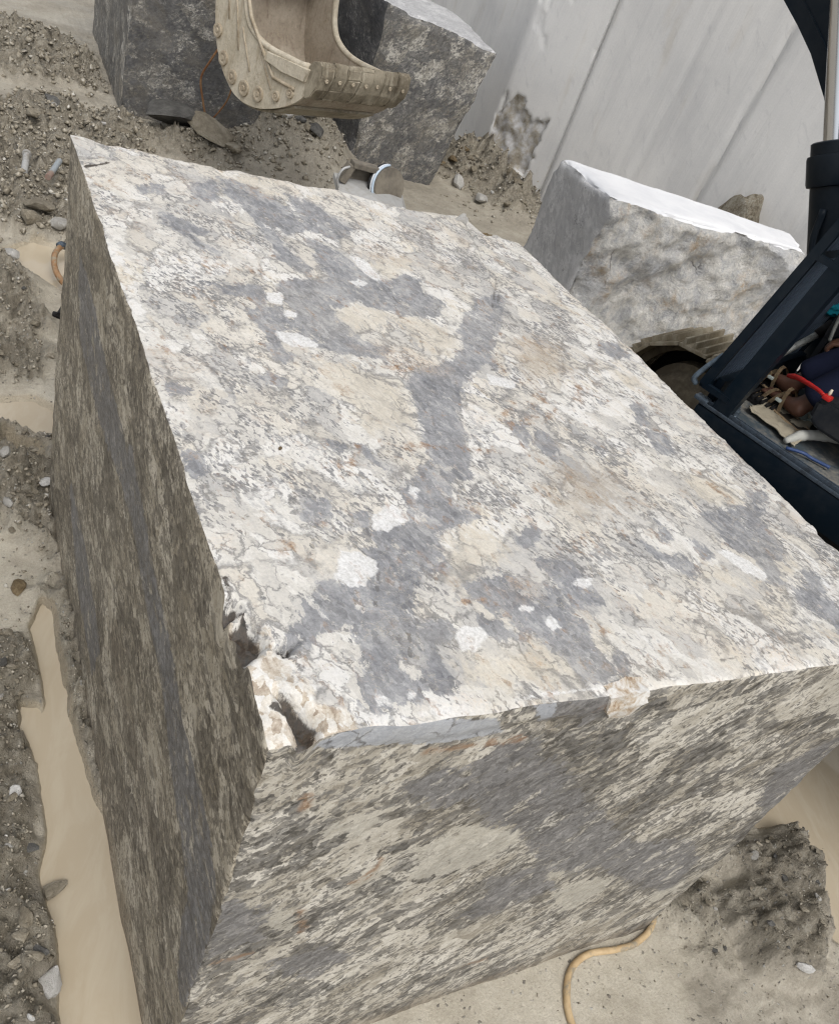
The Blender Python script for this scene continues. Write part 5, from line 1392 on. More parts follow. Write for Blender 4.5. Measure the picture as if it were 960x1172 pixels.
bm = bmesh.new(); lathe(bm, [(.06, 0), (.06, 1.0)], (1.22, 3.62, 3.55), Vector((0, .25, -.97)), 16); cyl3 = part("bucket_cylinder", bm, M_PAINT, exc, True, 40)
bm = bmesh.new(); tube(bm, [(1.22, 3.87, 2.58), (1.22, 4.36, 2.08)], .035, 12); part("cylinder_rod", bm, M_CHROME, cyl3, True)

L0, L1 = .875, 1.571
# outer profile of the bucket shell (forward, z), lip -> bottom -> back -> hinge
BP = [(3.148, 1.153), (3.17, 1.04), (3.26, .925), (3.40, .835), (3.56, .765), (3.70, .738), (3.82, .745), (3.92, .79), (4.01, .86), (4.08, .95), (4.13, 1.06), (4.165, 1.20), (4.18, 1.36), (4.175, 1.52), (4.15, 1.66)]
BO = [(3.148, 1.153), (3.28, 1.118), (3.42, 1.107), (3.56, 1.098), (3.67, 1.104), (3.76, 1.128), (3.83, 1.17), (3.875, 1.24), (3.90, 1.33), (3.93, 1.5), (3.98, 1.66)]  # mouth edge of the side plates
def shell(bm, prof, l0, l1, th):
    P = [Vector((0, a, b)) for a, b in prof]; n = len(P)
    c = Vector((0, 3.70, 1.25)); O, I = [], []
    for i, p in enumerate(P):
        t = (P[min(i + 1, n - 1)] - P[max(i - 1, 0)]).normalized(); nn = Vector((0, -t.z, t.y))
        if nn.dot(c - p) < 0: nn = -nn
        O.append(p); I.append(p + nn * th)
    rows = []
    for x in (l0, l1): rows.append(([bm.verts.new((x, p.y, p.z)) for p in O], [bm.verts.new((x, p.y, p.z)) for p in I]))
    (a0, a1), (b0, b1) = rows
    for i in range(n - 1):
        bm.faces.new((a0[i], a0[i + 1], b0[i + 1], b0[i])); bm.faces.new((a1[i], b1[i], b1[i + 1], a1[i + 1]))
        bm.faces.new((a0[i], a1[i], a1[i + 1], a0[i + 1])); bm.faces.new((b0[i], b0[i + 1], b1[i + 1], b1[i]))
    for i in (0, n - 1): bm.faces.new((a0[i], b0[i], b1[i], a1[i]))
bm = bmesh.new(); shell(bm, [tuple(v[1:]) for v in smooth_path([(0, a, b) for a, b in BP], 3)], L0 + .006, L1 - .006, .022)
bucket = part("bucket", bm, M_BUCKIN, exc, True, 40)
bprof = [tuple(v[1:]) for v in smooth_path([(0, a, b) for a, b in BP], 3)]; oprof = [tuple(v[1:]) for v in smooth_path([(0, a, b) for a, b in BO], 3)]
def side_plate(x0, x1):
    bm = bmesh.new(); prism(bm, bprof + oprof[::-1][:-1], 0, x0, x1)
    bmesh.ops.triangulate(bm, faces=[f for f in bm.faces if len(f.verts) > 4])
    return bm
part("side_plate", side_plate(L0 - .010, L0 + .012), M_BUCKET, bucket)
part("side_plate", side_plate(L1 - .012, L1 + .010), M_BUCKIN, bucket)
for x in (L0, L1):                                            # rounded rim along the mouth
    bm = bmesh.new(); tube(bm, [(x, a, b + .002) for a, b in oprof[2:]], .019, 8); part("mouth_rim", bm, M_BUCKET, bucket, True)
    bm = bmesh.new(); prism(bm, [(3.20, 1.125), (3.42, 1.10), (3.585, 1.085), (3.60, 1.03), (3.42, 1.03), (3.22, 1.045)], 0, x - .030 if x == L0 else x - .006, x + .006 if x == L0 else x + .030)
    bmesh.ops.bevel(bm, geom=bm.edges[:], offset=.006, segments=1, affect='EDGES'); part("side_cutter", bm, M_BUCKET, bucket, True, 35)
# wear buttons round the heel of the left side
M_BTN = simple("wear_button_steel", (.40, .345, .26), .7, 0, .25, (.24, .19, .13), .8, 14)
def button(y, z, r):
    bm = bmesh.new(); lathe(bm, [(r, 0), (r, .012), (r * .85, .014), (r * .62, .013), (r * .55, .010), (r * .35, .010), (r * .28, .015), (r * .05, .015)], (L0 - .010, y, z), (-1, 0, 0), 18); part("wear_button", bm, M_BTN, bucket, True, 40)
for y, z, r in ((4.085, 1.025, .040), (3.985, .90, .042), (3.87, .832, .042), (3.74, .815, .046), (3.60, .835, .044), (3.44, .885, .030), (3.325, .945, .028), (3.30, 1.06, .016)): button(y, z, r)
for (a, b) in (((4.10, 1.42), (4.0, 1.12)), ((3.98, 1.30), (3.86, .99)), ((3.86, 1.12), (3.72, .92)), ((3.66, 1.06), (3.50, .90))):     # weld beads across the plate
    bm = bmesh.new(); tube(bm, [(L0 - .011, a[0], a[1]), (L0 - .011, b[0], b[1])], .006, 6); part("weld_bead", bm, M_BTN, bucket, True)
bm = bmesh.new(); tube(bm, [(L0 - .013, *p) for p in ((4.06, 1.62), (3.80, 1.20), (3.62, 1.06), (3.50, .97), (3.30, .98))], .012, 6); part("weld_bead", bm, M_BTN, bucket, True)
# worn lip: wear blocks side by side, each a little different
nb = 7
for k in range(nb):
    a, b = L0 - .015 + (L1 - L0 + .03) * k / nb, L0 - .015 + (L1 - L0 + .03) * (k + 1) / nb
    bm = bmesh.new(); jj = R.uniform(-.012, .012)
    prism(bm, [(3.115 + jj, 1.175), (3.135, 1.195), (3.20, 1.172), (3.225, 1.135), (3.215, 1.04), (3.22, .99), (3.20, .965), (3.165, .985), (3.13 + jj, 1.045), (3.108 + jj, 1.12)], 0, a + .0008, b - .0008)
    bmesh.ops.bevel(bm, geom=bm.edges[:], offset=.006, segments=2, affect='EDGES')
    for v in bm.verts: v.co += Vector((R.uniform(-1, 1), R.uniform(-1, 1), R.uniform(-1, 1))) * .003
    part("lip_block", bm, M_LIP, bucket, True, 40)
    bm = bmesh.new(); lathe(bm, [(.012, 0), (.012, .005), (.007, .007), (.006, .004), (.001, .004)], ((a + b) / 2, 3.112 + jj, 1.10), (0, -1, .15), 10); part("lip_bolt", bm, M_BTN, bucket, True, 40)
bm = bmesh.new(); shell(bm, [tuple(v[1:]) for v in smooth_path([(0, a, b) for a, b in [(3.30, .875), (3.42, .805), (3.56, .748), (3.70, .722), (3.82, .728), (3.93, .772)]], 3)], L0 + .02, L1 - .02, .014)
part("bottom_wear_plate", bm, M_LIP, bucket, True, 40)
bm = bmesh.new()
for x in (1.05, 1.37): prism(bm, [(4.17, 1.30), (4.26, 1.55), (4.42, 1.72), (4.34, 1.80), (4.10, 1.80), (3.98, 1.68)], 0, x - .02, x + .02)
part("hinge_ear", bm, M_BUCKET, bucket)
bm = bmesh.new(); prism(bm, [(3.98, 1.66), (4.15, 1.66), (4.18, 1.36), (4.02, 1.40)], 0, L0 + .012, L1 - .012); part("bucket_crossbeam", bm, M_BUCKIN, bucket)
EXCM = Matrix.Translation(exc.location) @ Matrix.Rotation(EXC_RZ, 4, 'Z')
def xw(l, w, z): return EXCM @ Vector((l, w, z))

# ------------------------------------------------------------------ the operator
def skinned(name, verts, edges, mat, parent=None, sub=2, root=0, smooth_shade=True):
    """verts: (x, y, z, r) or (x, y, z, rx, ry)"""
    me = bpy.data.meshes.new(name); me.from_pydata([v[:3] for v in verts], edges, [])
    o = bpy.data.objects.new(name, me); COL.objects.link(o)
    m = o.modifiers.new("skin", 'SKIN'); m.use_smooth_shade = True; m.branch_smoothing = .6
    if not me.skin_vertices: me.skin_vertices.new()
    for i, v in enumerate(verts):
        s = me.skin_vertices[0].data[i]; s.radius = (v[3], v[4] if len(v) > 4 else v[3]); s.use_root = (i == root)
    if sub: ms = o.modifiers.new("sub", 'SUBSURF'); ms.levels = sub; ms.render_levels = sub
    dg = bpy.context.evaluated_depsgraph_get(); ev = o.evaluated_get(dg)
    nm = bpy.data.meshes.new_from_object(ev); nm.name = name
    bpy.data.objects.remove(o, do_unlink=True)
    nm.materials.clear(); nm.materials.append(mat)
    nm.polygons.foreach_set('use_smooth', [True] * len(nm.polygons))
    return link(name, nm, parent)

def skin_mat():
    t = NT("brown_skin", .5, .4); O = t.obj(); n = t.noise(O, 40, 5, .6); f = t.noise(O, 9, 3)
    t.color(t.ramp(t.math('ADD', t.math('MULTIPLY', n, .5), t.math('MULTIPLY', f, .5)), [(.3, (.075, .034, .021)), (.7, (.135, .065, .042))])); t.bump(n, .15, .003)
    return t.m
M_SKIN = skin_mat()
def cloth_mat(name, c, c2):
    t = NT(name, .9, .1); O = t.obj(); n = t.noise(O, 14, 5, .6, .5); w = t.noise(O, 220, 2)
    t.color(t.mix(n, c, c2)); t.bump(t.math('ADD', n, t.math('MULTIPLY', w, .3)), .3, .01)
    return t.m
M_TROU = cloth_mat("navy_trouser_cloth", (.008, .010, .024), (.016, .020, .042))
M_SHIRT = cloth_mat("dark_shirt_cloth", (.03, .032, .04), (.05, .052, .062))
E0 = EZ
# joints, local to the excavator: right leg r*, left leg l*
hip_r, kn_r, an_r = (.56, -.88, E0 + .56), (.55, -.42, E0 + .52), (.425, -.108, E0 + .080)
hip_l, kn_l, an_l = (.38, -.88, E0 + .56), (.37, -.46, E0 + .50), (.288, -.200, E0 + .075)
toe_r, heel_r = (.468, .022, E0 + .040), (.408, -.135, E0 + .042)
toe_l, heel_l = (.330, -.085, E0 + .036), (.272, -.228, E0 + .036)
sh_r, el_r, wr_r = (.66, -1.06, E0 + 1.02), (.73, -.72, E0 + .62), (.515, -.235, E0 + .275)
sh_l, el_l, wr_l = (.28, -1.06, E0 + 1.02), (.20, -.86, E0 + .72), (.22, -.56, E0 + .42)
V = [(.47, -.92, E0 + .60, .095, .08), (.47, -.98, E0 + .78, .105, .08), (.47, -1.03, E0 + .98, .15, .10), (.47, -1.03, E0 + 1.07, .07), (.47, -1.02, E0 + 1.14, .055),
     (*hip_r, .066), (*kn_r, .046), ((kn_r[0] + an_r[0]) / 2, kn_r[1] * .5 + an_r[1] * .5, kn_r[2] * .5 + an_r[2] * .5, .044), (*an_r, .034), (.428, -.095, E0 + .054, .036), (.448, -.035, E0 + .050, .036, .024), (*toe_r, .032, .014),
     (*hip_l, .066), (*kn_l, .046), ((kn_l[0] + an_l[0]) / 2, kn_l[1] * .5 + an_l[1] * .5, kn_l[2] * .5 + an_l[2] * .5, .044), (*an_l, .034), (.290, -.190, E0 + .050, .036), (.310, -.140, E0 + .047, .036, .024), (*toe_l, .032, .014),
     (*sh_r, .058), (*el_r, .043), (*wr_r, .027, .022), (*sh_l, .058), (*el_l, .043), (*wr_l, .027, .022),
     (.47, -.99, E0 + 1.20, .075, .085), (.47, -.985, E0 + 1.29, .085, .098), (.47, -.99, E0 + 1.36, .06, .07),
     (*heel_r, .026), (*heel_l, .026)]
E_ = [(0, 1), (1, 2), (2, 3), (3, 4), (0, 5), (5, 6), (6, 7), (7, 8), (8, 9), (9, 10), (10, 11), (0, 12), (12, 13), (13, 14), (14, 15), (15, 16), (16, 17), (17, 18), (2, 19), (19, 20), (20, 21), (2, 22), (22, 23), (23, 24), (4, 25), (25, 26), (26, 27), (9, 28), (16, 29)]
# hands: palm then four fingers and a thumb, curled round the levers
def hand(w, d, side):
    """w wrist point, d direction of the hand; returns extra verts and edges joined on the wrist"""
    w = Vector(w); d = Vector(d).normalized(); s = d.cross(Vector((0, 0, 1))).normalized() * side; up = s.cross(d).normalized()
    if up.z < 0: up = -up
    vs = [(*(w + d * .045), .030, .017), (*(w + d * .082), .034, .016)]; es = [(-1, 0), (0, 1)]
    for k, (o, L) in enumerate(((-.030, .9), (-.010, 1.0), (.010, .95), (.029, .78))):
        b = w + d * .088 + s * o
        p1 = b + d * .030 * L - up * .010; p2 = p1 + d * .012 * L - up * .026 * L; p3 = p2 - d * .016 * L - up * .014 * L
        i = len(vs); vs += [(*b, .0098), (*p1, .0092), (*p2, .0085), (*p3, .0075)]; es += [(1, i), (i, i + 1), (i + 1, i + 2), (i + 2, i + 3)]
    b = w + d * .040 - s * .030 - up * .004; i = len(vs)
    p1 = b + d * .025 - s * .014 - up * .014; p2 = p1 + d * .020 + s * .004 - up * .016
    vs += [(*b, .0125), (*p1, .0105), (*p2, .0088)]; es += [(0, i), (i, i + 1), (i + 1, i + 2)]
    return vs, es
for wi, wr, dd, sd_ in ((21, wr_r, (-.22, .88, -.12), 1), (24, wr_l, (.1, .8, -.35), -1)):
    hv, he = hand(wr, dd, sd_); n0 = len(V); V += hv; E_ += [((wi if a < 0 else a + n0), b + n0) for a, b in he]
# toes
for (base, dr, n1) in ((toe_r, (Vector(toe_r) - Vector(heel_r)), 11), (toe_l, (Vector(toe_l) - Vector(heel_l)), 18)):
    d = dr.normalized(); s = d.cross(Vector((0, 0, 1))).normalized(); sg = -1 if n1 == 11 else 1
    for k, (o, L, r) in enumerate(((-.026, .034, .0115), (-.010, .030, .0085), (.004, .027, .008), (.017, .023, .0075), (.028, .018, .007))):
        b = Vector(base) + s * o * sg * -1 + d * .012; t = b + d * L - Vector((0, 0, .006))
        i = len(V); V += [(*b, r), (*t, r * .9)]; E_ += [(n1, i), (i, i + 1)]
person = thing("person", "seated operator in navy trousers and strappy sandals inside the open excavator cab", "person", exc.location, EXC_RZ)
body = skinned("body", V, E_, M_SKIN, person, 2, 0)
trs = skinned("trousers", [(.47, -.92, E0 + .60, .135, .115), (.47, -.95, E0 + .70, .132, .105), (hip_r[0], hip_r[1], hip_r[2], .105), (*kn_r, .082), (kn_r[0], kn_r[1] * .45 + an_r[1] * .55, kn_r[2] * .45 + an_r[2] * .55, .075), (an_r[0] + .004, an_r[1] - .028, an_r[2] + .055, .060), (an_r[0] + .002, an_r[1] - .012, an_r[2] + .030, .058),
    (hip_l[0], hip_l[1], hip_l[2], .105), (*kn_l, .082), (kn_l[0], kn_l[1] * .45 + an_l[1] * .55, kn_l[2] * .45 + an_l[2] * .55, .075), (an_l[0] + .006, an_l[1] - .024, an_l[2] + .050, .060), (an_l[0] + .004, an_l[1] - .012, an_l[2] + .022, .058)],
    [(0, 1), (0, 2), (2, 3), (3, 4), (4, 5), (5, 6), (0, 7), (7, 8), (8, 9), (9, 10), (10, 11)], M_TROU, person, 2)
skinned("shirt", [(.47, -.93, E0 + .66, .138, .115), (.47, -.98, E0 + .80, .142, .11), (.47, -1.03, E0 + .98, .165, .115), (.47, -1.03, E0 + 1.06, .085), (*sh_r, .072), (sh_r[0] * .5 + el_r[0] * .5, sh_r[1] * .5 + el_r[1] * .5, sh_r[2] * .5 + el_r[2] * .5, .062), (*el_r, .056), (el_r[0] * .6 + wr_r[0] * .4, el_r[1] * .6 + wr_r[1] * .4, el_r[2] * .6 + wr_r[2] * .4, .048),
    (*sh_l, .072), (sh_l[0] * .5 + el_l[0] * .5, sh_l[1] * .5 + el_l[1] * .5, sh_l[2] * .5 + el_l[2] * .5, .062), (*el_l, .056), (el_l[0] * .6 + wr_l[0] * .4, el_l[1] * .6 + wr_l[1] * .4, el_l[2] * .6 + wr_l[2] * .4, .048)],
    [(0, 1), (1, 2), (2, 3), (2, 4), (4, 5), (5, 6), (6, 7), (2, 8), (8, 9), (9, 10), (10, 11)], M_SHIRT, person, 2)
M_HAIR = simple("black_hair", (.012, .010, .009), .7)
skinned("hair", [(.47, -1.02, E0 + 1.26, .085, .07), (.47, -1.005, E0 + 1.34, .09, .095), (.47, -.985, E0 + 1.385, .07, .075)], [(0, 1), (1, 2)], M_HAIR, person, 2)
# face
bm = bmesh.new(); bmesh.ops.create_icosphere(bm, subdivisions=2, radius=.016, matrix=Matrix.Translation((.47, -.895, E0 + 1.245)) @ Matrix.Diagonal((.8, 1.1, 1.5, 1))); part("nose", bm, M_SKIN, body, True)
M_EYE = simple("eye_white", (.55, .53, .5), .3)
for sx in (-.032, .032):
    bm = bmesh.new(); bmesh.ops.create_icosphere(bm, subdivisions=2, radius=.012, matrix=Matrix.Translation((.47 + sx, -.905, E0 + 1.272))); part("eye", bm, M_EYE, body, True)
    bm = bmesh.new(); bmesh.ops.create_icosphere(bm, subdivisions=2, radius=.02, matrix=Matrix.Translation((.47 + sx * 2.6, -.985, E0 + 1.25)) @ Matrix.Diagonal((.35, .8, 1.4, 1))); part("ear", bm, M_SKIN, body, True)
bm = bmesh.new(); bmesh.ops.create_icosphere(bm, subdivisions=2, radius=.02, matrix=Matrix.Translation((.47, -.902, E0 + 1.205)) @ Matrix.Diagonal((1.1, .5, .35, 1))); part("mouth", bm, simple("lips", (.10, .035, .03), .45), body, True)
# sandals: sole, rand, straps, buckle
M_SOLE = simple("dark_sandal_sole", (.035, .028, .022), .7, 0, .3, (.12, .10, .07), .5, 30)
M_STRAP = simple("tan_sandal_strap", (.36, .26, .155), .7, 0, .25, (.16, .12, .08), .6, 40)
def sandal(toe, heel, kind):
    t, h = Vector(toe), Vector(heel); d = (t - h).normalized(); s = d.cross(Vector((0, 0, 1))).normalized(); up = s.cross(d).normalized()
    o = h - d * .035 - up * .030; L = (t - h).length + .085
    out = [(0, .020), (.02, .033), (.25, .037), (.5, .036), (.72, .046), (.88, .042), (.97, .026), (1, .010)]
    ring = [(a * L, b) for a, b in out] + [(a * L, -b) for a, b in out[::-1]]
    bm = bmesh.new(); lo = [bm.verts.new(o + d * a + s * b - up * .016) for a, b in ring]; hi = [bm.verts.new(o + d * a + s * b + up * .006) for a, b in ring]
    n = len(ring)
    for i in range(n): bm.faces.new((lo[i], lo[(i + 1) % n], hi[(i + 1) % n], hi[i]))
    bm.faces.new(lo[::-1]); bm.faces.new(hi)
    sd = part("sandal", bm, M_SOLE, person, True, 40)
    bm = bmesh.new(); tube(bm, [o + d * a + s * b * 1.03 + up * .004 for a, b in ring], .0052, 6, closed=True); part("sole_rand", bm, M_STRAP, sd, True)
    def strap(a, hgt, lean, w):
        q = []
        for k in range(9):
            an = math.pi * k / 8; q.append(o + d * (a * L + lean * math.sin(an)) + s * .040 * math.cos(an) + up * (.004 + hgt * math.sin(an)))
        bm = bmesh.new(); rows = []
        for p in q: rows.append([bm.verts.new(p - d * w), bm.verts.new(p + d * w)])
        for A, B in zip(rows[:-1], rows[1:]): bm.faces.new((A[0], A[1], B[1], B[0]))
        bmesh.ops.solidify(bm, geom=bm.faces[:], thickness=.004); part("strap", bm, M_STRAP, sd, True, 40)
    strap(.80, .050, -.01, .008); strap(.66, .066, -.02, .008); strap(.42, .088, .03, .008)
    b = o + d * (.52 * L) + s * (.044 * kind) + up * .045
    bm = bmesh.new(); box(bm, b - Vector((.007, .011, .005)), b + Vector((.007, .011, .005)), .002); part("buckle", bm, simple("pale_buckle", (.42, .47, .44), .4), sd, True, 40)
sandal(toe_r, heel_r, -1)
sandal(toe_l, heel_l, -1)

# ------------------------------------------------------------------ loose things in the cab
def rag(name, P, nx, ny, thick, mat, seed, amp):
    """crumpled sheet over the quad P (four corners, local to the excavator)"""
    P = [np.array(p) for p in P]; a, b = np.meshgrid(np.linspace(0, 1, nx), np.linspace(0, 1, ny), indexing='ij')
    a2 = a + .05 * fbm(b * 4, a * 3, None, seed, 3); b2 = b + .06 * fbm(a * 4, b * 3, None, seed + 5, 3)
    X = (1 - a2)[..., None] * ((1 - b2)[..., None] * P[0] + b2[..., None] * P[3]) + a2[..., None] * ((1 - b2)[..., None] * P[1] + b2[..., None] * P[2])
    X[..., 2] += amp * (.5 + .5 * fbm(a * 5, b * 5, None, seed + 9, 4)) + .001
    ii = np.arange(nx * ny).reshape(nx, ny); q = np.stack([ii[:-1, :-1], ii[1:, :-1], ii[1:, 1:], ii[:-1, 1:]], -1).reshape(-1, 4)
    me = mesh_np(name, X.reshape(-1, 3), q, mat, True)
    o = link(name, me, None, exc.location, (0, 0, EXC_RZ)); m = o.modifiers.new("thick", 'SOLIDIFY'); m.thickness = thick
    return o
M_RAG = cloth_mat("dirty_cream_cloth", (.42, .38, .29), (.27, .235, .175))
o = rag("floor_rag", [(.145, -.090, EZ), (.345, -.080, EZ + .004), (.42, -.235, EZ + .004), (.115, -.295, EZ)], 34, 30, .004, M_RAG, 50, .012)
tag(o, "dirty cream cloth spread on the excavator cab floor under the sandals", "cloth")
o = rag("wiping_rag", [(.33, -.205, EZ + .006), (.44, -.19, EZ + .012), (.45, -.255, EZ + .012), (.36, -.285, EZ + .006)], 20, 18, .004, cloth_mat("grey_green_cloth", (.30, .34, .31), (.20, .23, .21)), 57, .014)
tag(o, "small grey green rag beside the operator's heel in the cab", "cloth")
bm = bmesh.new()
pth = smooth_path([(.095, -.262, EZ + .010), (.14, -.268, EZ + .014), (.19, -.276, EZ + .018), (.265, -.305, EZ + .022), (.35, -.360, EZ + .026), (.46, -.42, EZ + .026), (.56, -.45, EZ + .02)], 6)
tube(bm, pth, [.010 + .008 * min(1, i / 10) + R.uniform(-.002, .002) for i in range(len(pth))], 10)
o = part("rolled_sack", bm, cloth_mat("pale_plastic_sack", (.50, .50, .46), (.34, .34, .31)), None, True); o.location = exc.location; o.rotation_euler = (0, 0, EXC_RZ)
tag(o, "pale rolled sack lying on the cab floor by the console", "sack")
bm = bmesh.new(); bmesh.ops.create_icosphere(bm, subdivisions=4, radius=1.0)
for v in bm.verts:
    n_ = fbm([v.co.x * 2.3], [v.co.y * 2.3], [v.co.z * 2.3], 88, 3)[0]
    v.co = Vector((v.co.x * .052, v.co.y * .040, v.co.z * .030)) * (1 + .28 * n_)
o = part("turquoise_cap", bm, cloth_mat("turquoise_cloth", (.02, .30, .38), (.01, .17, .24)), None, True); o.location = xw(.755, .015, EZ + .285); o.rotation_euler = (0, 0, EXC_RZ)
tag(o, "crumpled turquoise cloth cap lying in front of the operator's hand", "cap")

# ------------------------------------------------------------------ hoses, wire, litter, wire-saw pulley
def hose_mat(name, a, b):
    t = NT(name, .5, .35); O = t.obj(); n = t.noise(O, 18, 5, .65)
    m = t.noise(O, 26, 7, .72, .5)
    t.color(t.mix(t.step(m, .50, .62), t.ramp(n, [(.35, a), (.65, b)]), (.25, .215, .155))); t.bump(t.noise(O, 90, 3), .25, .003)
    return t.m
M_HOSE = hose_mat("yellow_ochre_hose", (.36, .25, .13), (.52, .395, .235))
M_HOSE2 = hose_mat("orange_brown_hose", (.20, .105, .045), (.33, .20, .105))
bm = bmesh.new(); pts = smooth_path([(1.60, .20, .012), (1.53, .03, .012), (1.43, -.022, .013), (1.33, -.022, .013), (1.24, -.012, .014), (1.165, -.035, .013), (1.115, -.09, .012), (1.09, -.16, .012), (1.10, -.26, .012), (1.18, -.40, .012)], 8)
tube(bm, [(p.x, p.y, max(p.z, ground_h(p.x, p.y) + .007)) for p in pts], .0100, 12)
tag(part("hose", bm, M_HOSE, None, True), "yellow ochre water hose curling out from under the front of the big block", "hose")
bm = bmesh.new(); pts = smooth_path([(.34, 4.05, .05), (.27, 4.0, .09), (.222, 3.90, .085), (.215, 3.78, .06), (.25, 3.66, .045), (.33, 3.58, .04)], 8); tube(bm, pts, .015, 10)
o = part("hose", bm, M_HOSE2, None, True); tag(o, "orange brown hose loop behind the left face of the big block by the upper puddle", "hose")
bm = bmesh.new(); tube(bm, [(.31, 4.03, .07), (.262, 3.995, .10), (.250, 3.98, .098)], .019, 10); part("hose_clamp", bm, M_EDGE, o, True)
bm = bmesh.new(); pts = smooth_path([(.34, 3.55, .05), (.27, 3.46, .07), (.225, 3.40, .06), (.215, 3.36, .05)], 6); tube(bm, pts, .018, 10)
o = part("hose", bm, M_HOSE2, None, True); tag(o, "short hose end with a black coupling beside the left face of the big block", "hose")
bm = bmesh.new(); tube(bm, [(.225, 3.395, .058), (.195, 3.33, .045)], .03, 12); tube(bm, [(.20, 3.34, .05), (.16, 3.36, .045)], .014, 8); part("coupling", bm, M_BLACK, o, True, 40)
# rusty rods against the far left block
M_RUST = simple("rusty_wire", (.17, .075, .035), .8, .2, .3, (.30, .19, .10), .7, 20)
bm = bmesh.new(); tube(bm, smooth_path([(1.56, 6.28, .74), (1.49, 6.27, .60), (1.45, 6.29, .46), (1.49, 6.27, .30), (1.53, 6.25, .18), (1.55, 6.22, .10)], 6), .008, 7)
o = part("rusty_rod", bm, M_RUST, None, True); tag(o, "bent rusty rod leaning on the face of the far left dark block", "rod")
bm = bmesh.new(); tube(bm, smooth_path([(1.66, 6.24, .62), (1.665, 6.235, .42), (1.62, 6.25, .28), (1.53, 6.25, .16), (1.46, 6.24, .17)], 6), .006, 6)
o = part("thin_wire", bm, M_RUST, None, True); tag(o, "thin rusty wire curling beside the bent rod on the far left block", "wire")
# litter on the upper left slope
h1 = ground_h(.17, 4.95); bm = bmesh.new(); tube(bm, [(.155, 4.86, h1 + .10), (.185, 5.06, h1 + .13)], .020, 10); lathe(bm, [(.027, 0), (.027, .02), (.02, .024)], (.185, 5.06, h1 + .13), Vector((.03, .2, .03)), 12)
tag(part("pipe_offcut", bm, simple("pale_grey_pipe", (.36, .36, .35), .6, 0, .3, (.2, .18, .15), .9, 12), None, True, 40), "short pale grey pipe standing in the upper left rubble", "pipe")
h1 = ground_h(.29, 4.72); bm = bmesh.new(); tube(bm, [(.34, 4.86, h1 + .09), (.275, 4.68, h1 + .075)], .017, 10)
o = part("plastic_tube", bm, simple("blue_grey_plastic", (.27, .30, .32), .5, 0, .4, (.22, .20, .17), .9, 12), None, True, 40); tag(o, "blue grey plastic tube with a reddish end on the upper left rubble", "tube")
bm = bmesh.new(); tube(bm, [(.277, 4.685, h1 + .0755), (.255, 4.63, h1 + .072)], .0175, 10); part("tube_end", bm, simple("dull_red_plastic", (.24, .13, .10), .6, 0, .3, (.22, .20, .17), .7, 12), o, True, 40)
# wire saw pulley standing behind the big block
M_ZINC = simple("dusty_galvanised_plate", (.40, .40, .39), .5, .3, .4, (.27, .25, .21), .6, 8)
M_PUL = simple("grimy_bracket_steel", (.12, .105, .085), .65, .2, .35, (.27, .24, .19), .7, 10)
pul = thing("wire_saw_pulley", "muddy pulley with a wheel and cables behind the back edge of the big block", "pulley", (1.15, 2.52, 0))
def pj(u_, v_, d=0.0): return Vector((u_, d, v_))
bm = bmesh.new()                                             # sloping pale base plate
A = [(-.145, -.10, 1.155), (.085, -.16, 1.175), (.165, -.10, 1.115), (.165, .06, 1.19), (.06, .05, 1.215), (-.145, .05, 1.215)]
lo = [bm.verts.new((x, y, z - .02)) for x, y, z in A]; hi = [bm.verts.new((x, y, z)) for x, y, z in A]
for i in range(6): bm.faces.new((lo[i], lo[(i + 1) % 6], hi[(i + 1) % 6], hi[i]))
bm.faces.new(lo[::-1]); bm.faces.new(hi); part("base_plate", bm, M_ZINC, pul, False)
bm = bmesh.new()
for x in (-.10, .10): box(bm, (x - .025, -.02, .0), (x + .025, .03, 1.18), .005)
box(bm, (-.13, -.03, .55), (.13, .04, .60), .005); box(bm, (-.25, -.25, -.02), (.25, .25, .03), .01)
part("stand", bm, M_PUL, pul)
bm = bmesh.new()
box(bm, (-.128, -.012, 1.20), (-.100, .03, 1.275), .004, Matrix.Rotation(.35, 3, 'Y')); box(bm, (-.10, -.015, 1.262), (.015, .035, 1.284), .004, Matrix.Rotation(.05, 3, 'Y')); box(bm, (-.10, .03, 1.19), (.03, .04, 1.27), .003)
part("bracket", bm, M_PUL, pul)
bm = bmesh.new(); lathe(bm, [(.01, -.03), (.03, -.03), (.034, -.018), (.062, -.016), (.066, -.024), (.074, -.024), (.078, -.006), (.070, .0), (.078, .006), (.074, .024), (.03, .024), (.01, .03)], (.062, .0, 1.215), (.25, -.85, .25), 30)
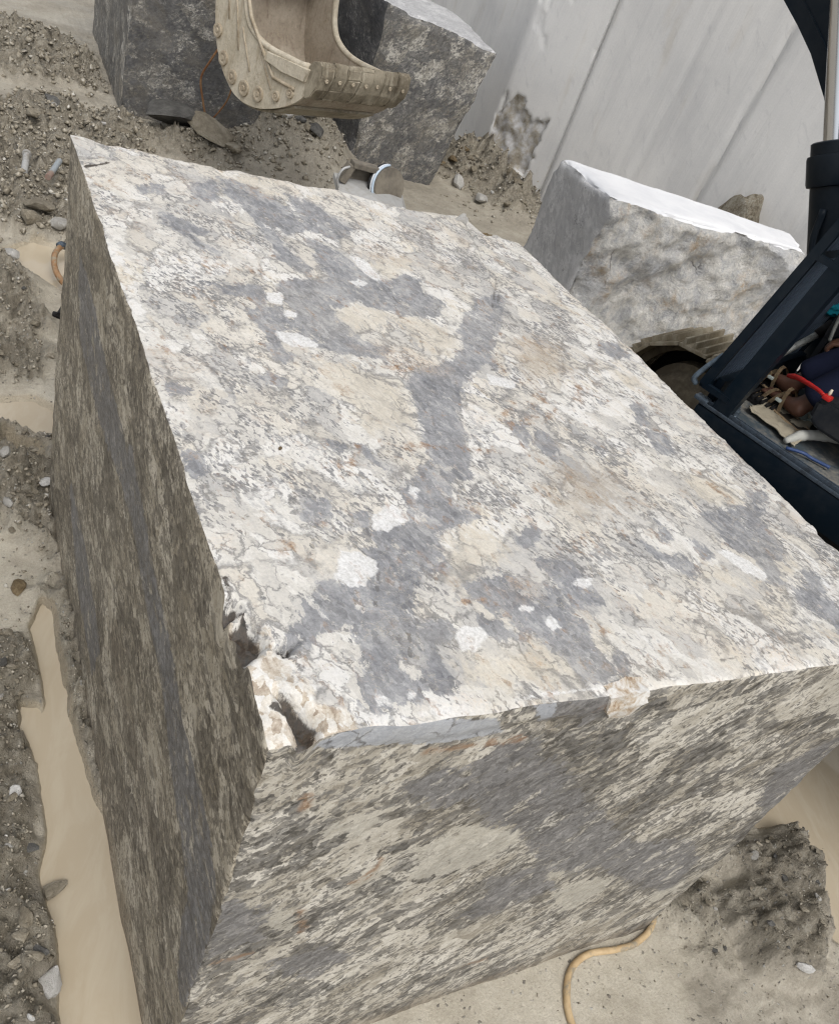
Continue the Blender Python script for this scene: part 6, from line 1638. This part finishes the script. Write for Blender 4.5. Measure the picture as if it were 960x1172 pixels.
wh = part("pulley_wheel", bm, M_PUL, pul, True, 40)
ax_ = Vector((.25, -.85, .25)).normalized(); s1_ = ax_.cross(Vector((0, 0, 1))).normalized(); s2_ = s1_.cross(ax_)
for off, rad, m, nm in ((-.009, .0055, simple("black_cable", (.012, .012, .013), .5), "cable"), (.004, .0050, simple("white_cable", (.62, .64, .66), .4), "cable"), (.014, .0050, simple("pale_blue_cable", (.42, .50, .58), .4), "cable")):
    q = [Vector((.062, 0, 1.215)) + ax_ * off + (s1_ * math.cos(a) + s2_ * math.sin(a)) * .081 for a in [math.radians(80 - 9 * k) for k in range(13)]] if False else None
    q = [Vector((.062, 0, 1.215)) + ax_ * off + (s1_ * -math.cos(a) + s2_ * math.sin(a)) * .082 for a in [math.radians(t_) for t_ in range(-20, 91, 8)]]
    q2 = [Vector((.062, 0, 1.215)) + ax_ * off + (s1_ * math.cos(a) + s2_ * math.sin(a)) * .082 for a in [math.radians(t_) for t_ in range(-25, 91, 8)]]
    bm = bmesh.new(); tube(bm, q2, rad, 7); part(nm, bm, m, pul, True)
bm = bmesh.new(); tube(bm, smooth_path([(-.135, -.02, 1.17), (-.155, -.02, 1.215), (-.145, -.02, 1.255), (-.115, -.01, 1.268)], 6), .005, 7); part("cable", bm, M_ZINC, pul, True)
bm = bmesh.new(); box(bm, (.095, -.13, 1.145), (.150, -.085, 1.175), .012, Matrix.Rotation(.5, 3, 'Y')); part("cable_clip", bm, simple("white_plastic", (.72, .74, .76), .4), pul, True, 40)
bm = bmesh.new(); lathe(bm, [(.006, 0), (.018, .0), (.018, .02), (.006, .022)], (.185, -.09, 1.10), (.3, -.8, .4), 14); tube(bm, [(.14, -.10, 1.135), (.19, -.10, 1.105)], .010, 8); part("end_knob", bm, M_BLACK, pul, True, 40)
# pebble on the block top, as in the photograph
for (x, y, r, l) in ((.190, .648, .006, "tiny brown pebble lying on the left part of the big block's top"),):
    o = link("pebble", PROTO['b'][0], None, (x, y, BH + r * .5), (0, 0, 1), (r, r, r)); tag(o, l, "pebble")
